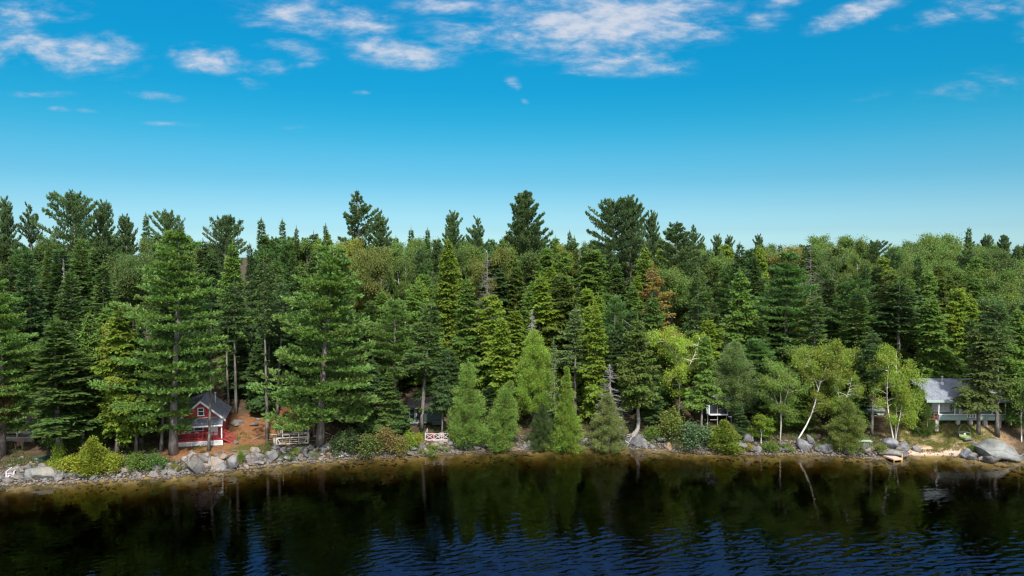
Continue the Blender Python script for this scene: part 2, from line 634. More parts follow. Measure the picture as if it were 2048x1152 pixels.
tx = nonuni(-900, 900, -95, 95, 0.55, 1.3)
ty = nonuni(-300, 3500, 78, 135, 0.35, 1.2)
TX, TY = np.meshgrid(tx, ty)
ground = grid_mesh('ground', tx, ty, height(TX, TY), ground_mat())
tag(ground, 'wooded bank rising from the lake, floored with brown needles and dry grass', kind='structure')


# ------------------------------------------------------------------ water
def water_mat():
    m, nt = new_mat('lake_water')
    p = gpos(nt)
    mp = nd(nt, 'ShaderNodeMapping', i_Vector=p)
    mp.inputs['Scale'].default_value = (0.8, 2.0, 1)
    mp.inputs['Rotation'].default_value = (0, 0, math.radians(-26))
    h = noise(nt, mp.outputs[0], 2.6, 2, 0.5)
    bp = bumpn(nt, h, 0.14, 0.02)
    fr = nd(nt, 'ShaderNodeFresnel', i_IOR=1.30)
    nt.links.new(bp, fr.inputs['Normal'])
    gl = nd(nt, 'ShaderNodeBsdfGlossy')
    gl.inputs['Roughness'].default_value = 0.03
    nt.links.new(bp, gl.inputs['Normal'])
    tr = nd(nt, 'ShaderNodeBsdfTransparent')
    mx = nt.nodes.new('ShaderNodeMixShader')
    nt.links.new(fr.outputs[0], mx.inputs[0])
    nt.links.new(tr.outputs[0], mx.inputs[1])
    nt.links.new(gl.outputs[0], mx.inputs[2])
    o = out(nt, mx.outputs[0])
    ab = nd(nt, 'ShaderNodeVolumeAbsorption')
    ab.inputs['Color'].default_value = (0.42, 0.37, 0.13, 1)
    ab.inputs['Density'].default_value = 0.95
    nt.links.new(ab.outputs[0], o.inputs['Volume'])
    return m


wx = nonuni(-900, 900, -80, 80, 0.17, 1.3)
wy = nonuni(-300, 172, 52, 108, 0.085, 1.3)
WX, WY = np.meshgrid(wx, wy)
WZ = np.zeros_like(WX)
wr = np.random.default_rng(5)
base_ang = math.radians(90 + 26)
for k in range(64):
    lam = float(np.exp(wr.normal(math.log(0.80), 0.32)))
    lam = min(max(lam, 0.45), 1.6)
    ang = base_ang + wr.normal(0, 0.36)
    a = 0.0025 * lam ** 1.0
    kx, ky = 2 * PI / lam * math.cos(ang), 2 * PI / lam * math.sin(ang)
    WZ += a * np.sin(kx * WX + ky * WY + wr.uniform(0, 2 * PI))
for k in range(10):      # slow swell
    lam = wr.uniform(4, 10)
    ang = base_ang + wr.normal(0, 0.6)
    WZ += 0.0012 * lam * 0.4 * np.sin(2 * PI / lam * (math.cos(ang) * WX + math.sin(ang) * WY) + wr.uniform(0, 6.28))
gust = 0.62 + 0.25 * np.sin(WX * .19 - WY * .13 + 2) * np.sin(WY * .37 + WX * .12) + 0.35 * np.sin(WX * 0.11 + 1.0 + 0.8 * np.sin(WY * .09)) * np.sin(WY * 0.16 + WX * 0.05) + 0.2 * np.sin(WX * .31 + WY * .2)
for gx_, gy_, rx_, ry_, s_ in ((38, 66, 15, 11, .55), (12, 64, 13, 8, .35), (-38, 66, 22, 10, -.3), (20, 62, 5, 9, -.3)):
    gust += s_ * np.exp(-((WX - gx_) / rx_) ** 2 - ((WY - gy_) / ry_) ** 2)
calm = np.interp((shore_y(WX) - WY), [0, 6, 16, 27, 36], [0.2, 0.22, 0.25, 0.42, 0.9])
fade = np.clip((88 - np.abs(WX)) / 6, 0, 1) * np.clip((WY - 40) / 8, 0, 1)
WZ *= np.clip(gust, 0.22, 1.5) * calm * fade
# close the body of water with sides and a bottom so that its colour comes from its depth
nx, ny = len(wx), len(wy)
top = np.stack([WX, WY, WZ], -1).reshape(-1, 3)
idx = np.arange(nx * ny).reshape(ny, nx)
q = np.stack([idx[:-1, :-1], idx[:-1, 1:], idx[1:, 1:], idx[1:, :-1]], -1).reshape(-1, 4)
rim = np.concatenate([idx[0, :], idx[1:, -1], idx[-1, -2::-1], idx[-2:0:-1, 0]])
low = top[rim].copy()
low[:, 2] = -30
n0 = len(top)
li = n0 + np.arange(len(rim))
sk = np.stack([rim, li, np.roll(li, -1), np.roll(rim, -1)], -1)
allv = np.concatenate([top, low])
quads = np.concatenate([q, sk])
me = bpy.data.meshes.new('lake_water')
me.vertices.add(len(allv))
me.vertices.foreach_set('co', allv.astype(np.float32).ravel())
nl = quads.size + len(rim)
me.loops.add(nl)
me.loops.foreach_set('vertex_index', np.concatenate([quads.ravel(), li[::-1]]).astype(np.int32))
me.polygons.add(len(quads) + 1)
me.polygons.foreach_set('loop_start', np.concatenate([np.arange(len(quads)) * 4, [quads.size]]).astype(np.int32))
sm_ = np.zeros(len(quads) + 1, bool)
sm_[:len(q)] = True
me.polygons.foreach_set('use_smooth', sm_)
me.update(calc_edges=True)
me.materials.append(water_mat())
lake = bpy.data.objects.new('lake_water', me)
COL.objects.link(lake)
tag(lake, 'dark rippled lake with tea-coloured shallows along the bank', kind='structure')
# ------------------------------------------------------------------ trees


def nrm(a):
    return a / np.maximum(np.linalg.norm(a, axis=-1, keepdims=True), 1e-9)


class Leaves:
    """Many small kite-shaped sprays, gathered into one mesh."""

    def __init__(s, seed):
        s.q, s.t = [], []
        s.r = np.random.default_rng(seed)

    def kites(s, P, D, L, W, up=None, flat=0.6, tint=None):
        P, D = np.asarray(P, float), nrm(np.asarray(D, float))
        n = len(P)
        if n == 0:
            return
        L = np.broadcast_to(np.asarray(L, float), (n,))[:, None] * s.r.uniform(0.7, 1.3, (n, 1))
        W = np.broadcast_to(np.asarray(W, float), (n,))[:, None] * s.r.uniform(0.8, 1.25, (n, 1))
        u = np.array([0, 0, 1.0]) if up is None else up
        N = nrm(u * flat + s.r.normal(0, 1, (n, 3)) * (1 - flat))
        S = nrm(np.cross(D, N) + 1e-6)
        a = P
        b = P + D * L * 0.45 + S * W
        c = P + D * L
        d = P + D * L * 0.45 - S * W
        s.q.append(np.stack([a, b, c, d], 1))
        s.t.append(s.r.uniform(0, 1, n) if tint is None else np.clip(tint + s.r.normal(0, 0.16, n), 0, 1))

    def mesh(s, name):
        Q = np.concatenate(s.q)
        T = np.concatenate(s.t)
        n = len(Q)
        me_ = bpy.data.meshes.new(name)
        me_.vertices.add(4 * n)
        me_.vertices.foreach_set('co', Q.reshape(-1).astype(np.float32))
        me_.loops.add(4 * n)
        me_.loops.foreach_set('vertex_index', np.arange(4 * n, dtype=np.int32))
        me_.polygons.add(n)
        me_.polygons.foreach_set('loop_start', np.arange(n, dtype=np.int32) * 4)
        me_.update(calc_edges=True)
        at_ = me_.attributes.new('tint', 'FLOAT', 'FACE')
        at_.data.foreach_set('value', T.astype(np.float32))
        me_.materials.append(M['leaf'])
        return me_


def curve_pts(p0, az, L, pitch, bend, n=5, side=0.0):
    """A limb that leaves p0 in compass direction az and bends up (bend > 0) or droops."""
    u = np.linspace(0, 1, n)
    h = L * u
    z = L * (math.tan(pitch) * u + bend * u * u)
    sd = side * L * u * u
    x = p0[0] + math.cos(az) * h - math.sin(az) * sd
    y = p0[1] + math.sin(az) * h + math.cos(az) * sd
    return np.stack([x, y, p0[2] + z], 1)


def along(P, u):
    k = np.clip(u, 0, 0.9999) * (len(P) - 1)
    i = k.astype(int)
    f = (k - i)[:, None]
    return P[i] * (1 - f) + P[i + 1] * f, nrm(P[i + 1] - P[i])


def trunk_path(H, seed, wobble=0.12, n=9):
    r = random.Random(seed)
    a, b = r.uniform(0, 6.28), r.uniform(0, 6.28)
    pts = []
    for k in range(n):
        t = k / (n - 1)
        w_ = wobble * math.sin(t * PI)
        pts.append((w_ * math.cos(a + t * 2.2), w_ * math.sin(b + t * 1.7), -0.5 + t * (H + 0.5)))
    return np.array(pts)


def tp(path, z, H):
    return along(path, np.array([(z + 0.5) / (H + 0.5)]))[0][0]


def conifer(seed, H, RAD, base, spacing, nper, top_pitch, low_pitch, bend, prof=0.85, dens=10.0, kl=0.42, kw=0.10,
            r0=0.2, dead=0.0, skip=0.05, droop=0.25, twig=0.35, weep=0.0, bark='bark', flat=0.6):
    """Spruce, fir or hemlock: tiers of branches carrying flat drooping sprays."""
    r = random.Random(seed)
    lv = Leaves(seed)
    path = trunk_path(H, seed)
    tb, lb = MB(), MB()
    zs = np.linspace(0, 1, 10)
    tb.tube(path, [r0 * (1 - t) ** 0.85 * (1.35 if t < 0.02 else 1) + 0.012 for t in np.linspace(0, 1, len(path))], 8)
    z = max(base * H - dead * H, 0.8)
    lop = r.uniform(0, 6.28)
    holes = [(r.uniform(0, 6.28), r.uniform(.1, .8) * H, r.uniform(.06, .14) * H) for _ in range(5)]
    ph = r.uniform(0, 6.28)
    while z < H * 0.992:
        t = (z - base * H) / (H * (1 - base))
        is_dead = t < 0
        tt = max(t, 0)
        fullness = min(1.0, 0.55 + tt * 3.2)
        L0 = RAD * ((1 - tt) ** prof) * fullness + 0.09
        for k in range(nper if not is_dead else 3):
            if r.random() < skip:
                continue
            az = r.uniform(0, 2 * PI)
            L = L0 * r.uniform(0.55, 1.15) * (1 + 0.20 * math.cos(az - lop)) * (1 + .16 * math.sin(2 * az + z * .5 + ph))
            if any(math.cos(az - ha) > .55 and abs(z - hz) < hr for ha, hz, hr in holes):
                L *= .58
            if r.random() < 0.08:
                L *= 1.22
            if is_dead:
                L *= r.uniform(0.3, 0.75)
            pitch = low_pitch + (top_pitch - low_pitch) * tt ** 1.4 + r.uniform(-0.12, 0.12)
            p0 = tp(path, z + r.uniform(-.5, .5) * spacing, H)
            P = curve_pts(p0, az, L, pitch, bend, 5, r.uniform(-.15, .15))
            br = max(0.012, 0.016 * L)
            if L > 0.5:
                lb.tube(P, [br, br * .85, br * .65, br * .45, 0.006], 3, False)
            if is_dead:
                if r.random() < 0.75:
                    continue
            n = max(3, int(L * dens))
            u = np.sort(lv.r.uniform(0.03 if L < 1.5 else 0.08, 1.0, n))
            C, D = along(P, u)
            tl = (twig * L * (1.05 - u) + 0.22) * lv.r.uniform(0.6, 1.2, n)
            sv = nrm(np.cross(D, np.array([0, 0, 1.0])))
            tn = r.uniform(0.2, 0.8)
            for sgn in (-1, 1):
                m_ = int(max(1, round(float(tl.mean()) / 0.17)))
                for j in range(m_):
                    v = (j + lv.r.uniform(0, 1, n)) / m_
                    dd = nrm(D * 0.75 + sv * sgn * 0.85 + lv.r.normal(0, 0.14, (n, 3)))
                    pos = C + dd * (tl * v)[:, None]
                    pos[:, 2] -= droop * (tl * v) * v + weep * lv.r.uniform(0, 1, n)
                    kd = dd + np.array([0, 0, -droop * 0.9]) + lv.r.normal(0, 0.22, (n, 3))
                    lv.kites(pos, kd, kl, kw, flat=flat, tint=tn)
            lv.kites(P[-1:], nrm(P[-1:] - P[-2:-1]), kl * 1.1, kw, tint=tn)
        z += spacing * r.uniform(0.75, 1.25) * (0.55 + 0.45 * (1 - tt))
    lv.kites(np.repeat(path[-1:] - [[0, 0, .5]], 8, 0), lv.r.normal(0, .10, (8, 3)) + [0, 0, 1], 0.95, 0.05)
    lv.kites(np.repeat(path[-1:], 4, 0), lv.r.normal(0, .05, (4, 3)) + [0, 0, 1], 0.8, 0.035)
    return dict(trunk=tb.mesh('trunk', M[bark], True, lb), crown=lv.mesh('crown'), H=H, R=RAD)


def pine(seed, H, RAD, base, spacing, nper, prof, low_pitch, top_pitch, bend, tufts=9.0, kl=0.42, kw=0.075, r0=0.38,
         irregular=0.25, dead=0.1, flat_top=False, skip=0.1, nk=5, plate=.34, cut=None):
    """White pine: separate tiers of long limbs, each a flat plate of upward-brushed needle tufts."""
    r = random.Random(seed)
    lv = Leaves(seed)
    path = trunk_path(H, seed, 0.3)
    tb, lb = MB(), MB()
    tb.tube(path, [r0 * (1 - t) ** 0.8 * (1.4 if t < 0.02 else 1) + 0.02 for t in np.linspace(0, 1, len(path))], 10)
    z = max(0.6, (base - dead) * H)
    lop = r.uniform(0, 6.28)
    while z < H * 0.985:
        t = (z - base * H) / (H * (1 - base))
        is_dead = t < 0
        tt = max(t, 0)
        L0 = RAD * prof(tt)
        az0 = r.uniform(0, 6.28)
        n_here = nper if tt < 0.85 else nper - 1
        for k in range(n_here if not is_dead else 3):
            if r.random() < skip:
                continue
            az = az0 + 2 * PI * k / n_here + r.uniform(-.35, .35)
            L = L0 * r.uniform(1 - irregular * 1.6, 1 + irregular * 0.7) * (1 + 0.14 * math.cos(az - lop))
            if cut and math.cos(az) > cut[0] and z < cut[1] * H:
                L *= cut[2]
            pitch = low_pitch + (top_pitch - low_pitch) * tt ** 1.2 + r.uniform(-0.10, 0.10)
            p0 = tp(path, z + r.uniform(-.22, .22) * spacing, H)
            if is_dead:
                P = curve_pts(p0, az, L * r.uniform(.25, .6), pitch, 0, 5)
                tb.tube(P, [.035, .03, .025, .018, .008], 3, False)
                continue
            P = curve_pts(p0, az, L, pitch, bend, 7, r.uniform(-.2, .2))
            br = 0.02 + 0.014 * L
            lb.tube(P, np.linspace(br, 0.01, 7), 4, False)
            n = max(4, int(L * tufts))
            u = lv.r.uniform(0.0, 1.0, n) ** 0.8 * 0.92 + 0.08
            C, D = along(P, u)
            sv = nrm(np.cross(D, np.array([0, 0, 1.0])))
            half = (plate * L * np.sin(np.clip((u - 0.18) / 0.82, 0, 1) * PI * 0.80 + 0.25) + 0.12)
            m_ = 3
            tn = r.uniform(0.25, 0.75)
            for j in range(m_):
                off = lv.r.uniform(-1, 1, n)
                pos = C + sv * (off * half)[:, None] + D * (np.abs(off) * half * 0.55)[:, None]
                pos[:, 2] += 0.10 * np.abs(off) * half + lv.r.normal(0, 0.13, n)
                outd = nrm(D + sv * (off * 0.8)[:, None])
                for i in range(nk):
                    kd = outd * 0.75 + np.array([0, 0, 0.62]) + lv.r.normal(0, 0.42, (n, 3))
                    lv.kites(pos, kd, kl, kw, flat=0.35, tint=tn)
            tipn = 5
            lv.kites(np.repeat(P[-1:], tipn, 0), nrm(P[-1:] - P[-2:-1]) + lv.r.normal(0, .35, (tipn, 3)), kl, kw, tint=tn)
        z += spacing * r.uniform(0.7, 1.3) * (1.0 - 0.45 * tt)
    nt_ = 30
    lv.kites(path[-1] - np.array([0, 0, 1]) * lv.r.uniform(0, 1.2, (nt_, 1)), lv.r.normal(0, .5, (nt_, 3)) + [0, 0, 1], kl, kw)
    return dict(trunk=tb.mesh('trunk', M['pinebark'], True, lb), crown=lv.mesh('crown'), H=H, R=RAD)


def cedar(seed, H, RAD, base, prof, n=15000, kl=0.15, kw=0.055, lump=0.34, r0=0.16, dead_top=0.0, lean=0.0):
    """White cedar: a close egg-shaped crown of upright fans, lumpy where boughs push out."""
    r = random.Random(seed)
    lv = Leaves(seed)
    path = trunk_path(H, seed, 0.15)
    if lean:
        path[:, 0] += lean * (1 - np.linspace(0, 1, len(path))) ** 2.2
    tb, lb = MB(), MB()
    tb.tube(path, [r0 * (1 - t) ** 0.8 + 0.012 for t in np.linspace(0, 1, len(path))], 8)
    nb = int(n / 72)
    zb = base * H
    for b in range(nb):
        t = r.random() ** 1.25
        rad = RAD * prof(t)
        if r.random() > 0.35 + 0.75 * prof(t):
            continue
        az = r.uniform(0, 2 * PI)
        q = r.uniform(0.45, 1.0) ** 0.6 * (1 + r.uniform(-lump, lump))
        z = zb + (H - zb) * t
        c = tp(path, min(z, H), H)
        e = np.array([c[0] + math.cos(az) * rad * q, c[1] + math.sin(az) * rad * q, z])
        s0 = c + (0, 0, -0.35 * rad)
        lb.tube([s0, s0 * .5 + e * .5 + (0, 0, -.08), e], [0.03, 0.02, 0.006], 3, False)
        m = int(290 * r.uniform(0.7, 1.4))
        f = lv.r.uniform(0.45, 1.08, m)
        pos = s0 * (1 - f[:, None]) + e * f[:, None]
        spread = 0.09 + 0.17 * (1 - np.abs(f - 0.75)) * min(1.0, rad)
        pos += lv.r.normal(0, 1, (m, 3)) * spread[:, None] * np.array([1, 1, 1.15])
        od = nrm(pos - c)
        kd = od * 0.7 + np.array([0, 0, 0.55]) + lv.r.normal(0, 0.45, (m, 3))
        lv.kites(pos, kd, kl, kw, flat=0.2, tint=r.uniform(0.15, 0.85))
    m = 60
    zz = lv.r.uniform(0.9, 1.0, m)
    pt = along(path, zz)[0]
    lv.kites(pt, lv.r.normal(0, .4, (m, 3)) + [0, 0, 1], kl, kw * .7, flat=.2)
    return dict(trunk=tb.mesh('trunk', M['bark'], True, lb), crown=lv.mesh('crown'), H=H, R=RAD)


def snag(seed, H, RAD, n=70, r0=0.12, base=0.1, mat='dead', pitch=0.15):
    r = random.Random(seed)
    path = trunk_path(H, seed, 0.15)
    tb = MB()
    tb.tube(path, [r0 * (1 - t) ** 0.8 + 0.015 for t in np.linspace(0, 1, len(path))], 7)
    for k in range(n):
        t = r.random() ** 0.8
        z = H * (base + (1 - base) * t) * 0.985
        L = RAD * ((1 - t) ** 0.8 + 0.12) * r.uniform(.5, 1.1)
        az = r.uniform(0, 6.28)
        P = curve_pts(tp(path, z, H), az, L, pitch + r.uniform(-.3, .25), r.uniform(-.25, .1), 5, r.uniform(-.3, .3))
        tb.tube(P, [.035, .028, .02, .014, .008], 3, False)
        for j in range(3):
            p = P[r.choice((2, 3, 4))]
            Q = curve_pts(p, az + r.choice((-1, 1)) * r.uniform(.4, 1.1), L * .35, r.uniform(-.3, .4), 0, 3)
            tb.tube(Q, [.016, .012, .006], 3, False)
    return dict(trunk=tb.mesh('trunk', M[mat], True), crown=None, H=H, R=RAD)


def leafy(seed, H, RAD, stems, bark, leaf=0.17, lw=0.075, nl=70, base=0.35, r0=0.13, up=0.9, sub=5, cl=0.42, nbr=14,
          crown_prof=None, dense=1.0):
    """Birch, maple and other broadleaves: forking limbs with loose leaf clusters. `stems` are (x, y, z) polylines in fractions of H."""
    r = random.Random(seed)
    lv = Leaves(seed)
    tb = MB()

    def cluster(p, s, k):
        m = int(nl * r.uniform(.6, 1.35) * dense)
        pos = p + lv.r.normal(0, 1, (m, 3)) * np.array([s, s, s * 0.62])
        kd = lv.r.normal(0, 1, (m, 3)) + np.array([0, 0, -0.25])
        lv.kites(pos, kd, leaf, lw, flat=0.5, tint=k)
    for si, st in enumerate(stems):
        P = np.array(st, float) * H
        uu = np.linspace(0, 1, 10)
        S = along(P, uu)[0]
        # round the polyline's corners
        S[1:-1] = (S[:-2] + 2 * S[1:-1] + S[2:]) / 4
        tb.tube(S, [(r0 if st[0][2] < 0 else r0 * .5) * (1 - t) ** 0.75 * (1 if si == 0 else .8) + 0.018 for t in uu], 8)
        for b in range(nbr):
            u = base + (1 - base) * (b + r.random()) / nbr
            p, d = along(S, np.array([u]))
            p, d = p[0], d[0]
            az = r.uniform(0, 6.28)
            q = (u - base) / (1 - base)
            prof = crown_prof(q) if crown_prof else math.sin(PI * (0.18 + 0.72 * q))
            L = RAD * prof * r.uniform(.65, 1.1)
            B = curve_pts(p, az, L, up * r.uniform(.4, 1.1), -0.25, 6, r.uniform(-.3, .3))
            br = 0.010 + 0.009 * L
            tb.tube(B, np.linspace(br, .008, 6), 4, False)
            k = r.uniform(.15, .85)
            for j in range(sub):
                w = r.uniform(.3, 1.0)
                e = along(B, np.array([w]))[0][0]
                Q = curve_pts(e, az + r.uniform(-1.3, 1.3), L * r.uniform(.2, .42), r.uniform(-.2, .9), -.2, 4)
                tb.tube(Q, [.014, .011, .008, .005], 3, False)
                cluster(Q[-1], cl * r.uniform(.7, 1.2), k)
                if r.random() < .5:
                    cluster(Q[2], cl * .8, k)
            cluster(B[-1], cl, k)
        cluster(S[-1], cl, .5)
    return dict(trunk=tb.mesh('trunk', M[bark], True), crown=lv.mesh('crown'), H=H, R=RAD)


def bush(seed, H, RAD, n=34, leaf=0.15, lw=0.06, nl=85, cl=0.26, conic=False):
    r = random.Random(seed)
    lv = Leaves(seed)
    tb = MB()
    for k in range(n):
        az, q = r.uniform(0, 6.28), r.random() ** .5
        t = r.random()
        rad = RAD * ((1 - t) ** .8 if conic else math.sqrt(max(0.05, 1 - (t * .95) ** 2)))
        e = np.array([math.cos(az) * rad * q, math.sin(az) * rad * q, H * (0.08 + .9 * t)])
        tb.tube([(0, 0, -.2), e * .5 + (0, 0, .1), e], [.03, .018, .006], 3, False)
        m = int(nl * r.uniform(.6, 1.3))
        pos = e + lv.r.normal(0, 1, (m, 3)) * cl
        pos[:, 2] = np.maximum(pos[:, 2], 0.03)
        lv.kites(pos, lv.r.normal(0, 1, (m, 3)) + [0, 0, .5], leaf, lw, flat=.4, tint=r.uniform(.1, .9))
    return dict(trunk=tb.mesh('stem', M['bark'], True), crown=lv.mesh('crown'), H=H, R=RAD)


PROTO = {}


def measured(p):
    me_ = p['crown'] or p['trunk']
    c = np.empty(len(me_.vertices) * 3, np.float32)
    me_.vertices.foreach_get('co', c)
    c = c.reshape(-1, 3)
    p['R'] = float(np.percentile(np.hypot(c[:, 0], c[:, 1]), 97))
    p['H'] = float(np.percentile(c[:, 2], 99.95))
    return p



def P_(k):
    if k not in PROTO:
        PROTO[k] = measured(MAKE[k]())
    return PROTO[k]


cone = lambda t: (1 - t) ** 0.75 * min(1, 0.62 + 1.6 * t) + 0.03
egg = lambda t: (math.sin(PI * min(1, (t * .82 + .18) ** .8)) ** .75) * (1 - .25 * t) + .03
drop = lambda t: (min(1, .72 + 1.5 * t)) * (1 - t) ** .62 + .03
spire = lambda t: (min(1, .8 + t)) * (1 - t) ** 1.25 + .05
pine_round = lambda t: (min(1, .55 + 1.7 * t)) * (1 - t ** 2.1) ** .9 + .10
pine_cone = lambda t: (min(1, .7 + 1.2 * t)) * (1 - t) ** .72 + .07
pine_wide = lambda t: (min(1, .6 + t)) * (1 - t ** 4) * .95 + .14
FINE = dict(kl=.34, kw=.085)
MAKE = {
    'spruce1': lambda: conifer(101, 19, 3.0, .06, .52, 7, .55, -.30, .12, **FINE),
    'spruce2': lambda: conifer(102, 20, 2.6, .22, .50, 7, .6, -.28, .10, dead=.15, **FINE),
    'spruce3': lambda: conifer(103, 20, 2.8, .42, .62, 6, .5, -.25, .08, dead=.25, skip=.18, dens=8, **FINE),
    'spruce4': lambda: conifer(104, 17, 2.3, .1, .48, 7, .30, -.2, .05, prof=1.05, dens=10.5, **FINE),
    'spruce5': lambda: conifer(105, 18, 2.9, .12, .6, 6, .5, -.35, .16, prof=.6, skip=.15, **FINE),
    'spruce6': lambda: conifer(106, 21, 2.5, .15, .5, 7, .65, -.2, .08, prof=.95, dead=.1, **FINE),
    'hemlock5': lambda: conifer(115, 17, 3.6, .08, .5, 7, .30, -.2, -.10, prof=.45, droop=.5, twig=.45, dens=10, skip=.08, kl=.32, kw=.085),
    'hemlock6': lambda: conifer(116, 18, 3.0, .06, .46, 7, .55, -.1, -.10, prof=.55, droop=.45, twig=.42, dens=10.5, kl=.32, kw=.085),
    'hemlock1': lambda: conifer(111, 18, 3.4, .05, .46, 7, .35, -.22, -.10, prof=.72, droop=.5, twig=.42, dens=10.5, kl=.32, kw=.085),
    'hemlock2': lambda: conifer(112, 19, 3.2, .20, .50, 7, .4, -.25, -.12, prof=.65, droop=.5, twig=.42, dens=10.5, dead=.1, kl=.32, kw=.085),
    'hemlock3': lambda: conifer(113, 17, 2.7, .04, .45, 7, .5, -.18, -.08, prof=.8, droop=.42, twig=.4, dens=11, skip=.02, kl=.32, kw=.085),
    'hemlock4': lambda: conifer(114, 17, 3.0, .30, .5, 7, .4, -.2, -.12, prof=.6, droop=.5, twig=.42, dens=10, dead=.1, kl=.32, kw=.085),
    'thin': lambda: conifer(121, 19, 1.5, .50, .75, 4, .4, -.3, .05, prof=.5, dens=6, dead=.38, skip=.35, r0=.17, kl=.34, kw=.08),
    'bare': lambda: conifer(122, 20, 2.2, .58, .60, 6, .4, -.3, .05, prof=.6, dens=7, dead=.3, skip=.15, r0=.2, **FINE),
    'sparse': lambda: conifer(123, 12, 1.3, .15, .45, 5, .6, .0, .0, prof=.9, dens=5, skip=.3, r0=.09, kl=.28, kw=.05),
    'tiered': lambda: conifer(124, 18, 4.2, .18, .95, 6, .25, -.16, .02, prof=.55, dens=9, skip=.06, droop=.25, twig=.5, r0=.24, kl=.32, kw=.085),
    'pine1': lambda: pine(131, 28, 6.2, .12, 1.55, 7, pine_cone, -.10, .32, .10, skip=.08, irregular=.33),
    'pine_cabin': lambda: pine(135, 28, 6.2, .12, 1.55, 7, pine_cone, -.10, .32, .10, skip=.08, irregular=.33, cut=(-.05, .30, .30)),
    'pine2': lambda: pine(132, 26, 6.0, .11, 1.4, 7, pine_cone, -.10, .42, .12, skip=.08, irregular=.33),
    'pine3': lambda: pine(133, 20, 4.5, .25, 1.15, 5, pine_round, .0, .5, .12),
    'skypine1': lambda: pine(141, 24, 6.5, .42, 1.35, 6, pine_wide, .02, .45, .18, irregular=.32, plate=.24),
    'skypine2': lambda: pine(142, 24, 5.6, .38, 1.25, 5, pine_cone, .0, .5, .22, irregular=.38, skip=.2, tufts=8, plate=.17),
    'skypine3': lambda: pine(143, 25, 5.6, .35, 1.0, 7, pine_cone, .02, .6, .24, irregular=.22, plate=.18),
    'skypine4': lambda: pine(144, 23, 5.0, .40, 1.0, 6, pine_round, .02, .55, .22, irregular=.38, skip=.18, plate=.2),
    'cedar1': lambda: cedar(151, 11, 3.3, .10, drop, 19000),
    'cedar2': lambda: cedar(152, 9.5, 2.9, .05, drop, 17000, lump=.26),
    'cedar3': lambda: cedar(153, 12, 3.0, .02, spire, 17000),
    'cedar4': lambda: cedar(154, 13, 3.2, .25, egg, 18000, lump=.3),
    'cedar5': lambda: cedar(155, 10, 3.2, .0, egg, 16000, lump=.32),
    'youngcedar': lambda: cedar(156, 4.5, 1.6, .0, cone, 8000, kl=.2, kw=.05, r0=.07),
    'snag1': lambda: snag(161, 9, 1.6, 150, .13, .1, 'dead', -.12),
    'snag2': lambda: snag(162, 15, 2.2, 150, .16, .2, 'bark', .1),
    'snag3': lambda: snag(163, 15, 2.6, 150, .15, .25, 'bark', -.15),
    'maple1': lambda: leafy(171, 16, 4.2, [[(0, 0, -.03), (0, 0, .4), (.05, .02, .72), (.06, 0, .9)], [(0, 0, -.03), (.0, 0, .35), (-.12, .03, .65), (-.13, .05, .82)]],
                            'bark', .24, .11, 80, .3, .17, .8, 6, .62, 13),
    'maple2': lambda: leafy(172, 15, 3.6, [[(0, 0, -.03), (.01, 0, .4), (-.02, .02, .75), (0, 0, .93)], [(0, 0, -.03), (0, 0, .45), (.1, -.06, .7), (.14, -.06, .84)]],
                            'bark', .24, .11, 80, .35, .16, .95, 6, .6, 13),
    'maple3': lambda: leafy(173, 14, 3.4, [[(0, 0, -.03), (-.02, 0, .4), (.02, .02, .8), (.03, 0, .93)], [(0, 0, -.03), (-.01, 0, .4), (-.14, .08, .72), (-.15, .1, .85)], [(0, 0, -.03), (-.01, 0, .38), (.12, .1, .74)]],
                            'birch', .22, .10, 65, .4, .12, .9, 5, .55, 10),
    'birch1': lambda: leafy(181, 14, 3.2, [[(0, 0, -.03), (.0, 0, .25), (-.01, 0, .42), (-.06, 0, .62), (-.10, .02, .92)],
                                           [(0, 0, .36), (.05, -.01, .48), (.15, 0, .66), (.20, 0, .84)], [(-.06, 0, .6), (-.16, -.03, .74), (-.19, -.03, .82)]],
                            'birch', .17, .085, 40, .26, .12, .45, 6, .44, 14),
    'birch2': lambda: leafy(182, 14, 3.6, [[(-.20, 0, -.03), (-.12, 0, .10), (-.05, 0, .24), (-.02, 0, .42), (-.01, 0, .6), (.08, .02, .78), (.12, 0, .94)],
                                           [(-.02, 0, .55), (.07, -.03, .62), (.20, 0, .74), (.24, 0, .84)], [(-.02, 0, .5), (-.13, .03, .66), (-.17, .03, .8)]],
                            'birch', .17, .085, 60, .28, .13, .45, 7, .48, 16),
    'birch3': lambda: leafy(183, 12, 3.8, [[(0, 0, -.03), (-.04, 0, .12), (-.11, 0, .30), (-.14, 0, .48), (-.13, 0, .68), (-.10, 0, .93)],
                                           [(.01, 0, -.03), (.03, 0, .12), (.09, 0, .26), (.12, .02, .45), (.20, .03, .7)], [(.01, 0, 0.02), (.05, .05, .25), (.05, .05, .6), (.04, .06, .9)]],
                            'birch', .17, .085, 60, .34, .13, .45, 7, .48, 14),
    'sapling': lambda: leafy(184, 6, 1.7, [[(0, 0, -.05), (.01, 0, .4), (.05, 0, .95)], [(-.02, 0, -.05), (-.05, 0, .4), (-.10, 0, .85)]],
                             'birch', .18, .085, 55, .32, .05, .7, 5, .36, 10),
    'bush1': lambda: bush(191, 1.8, 1.3),
    'bush2': lambda: bush(192, 1.4, 1.6, 30, .13, .05),
    'bush3': lambda: bush(193, 2.6, 1.2, 36, .14, .055, conic=True),
    'curved': lambda: cedar_curved(),
}


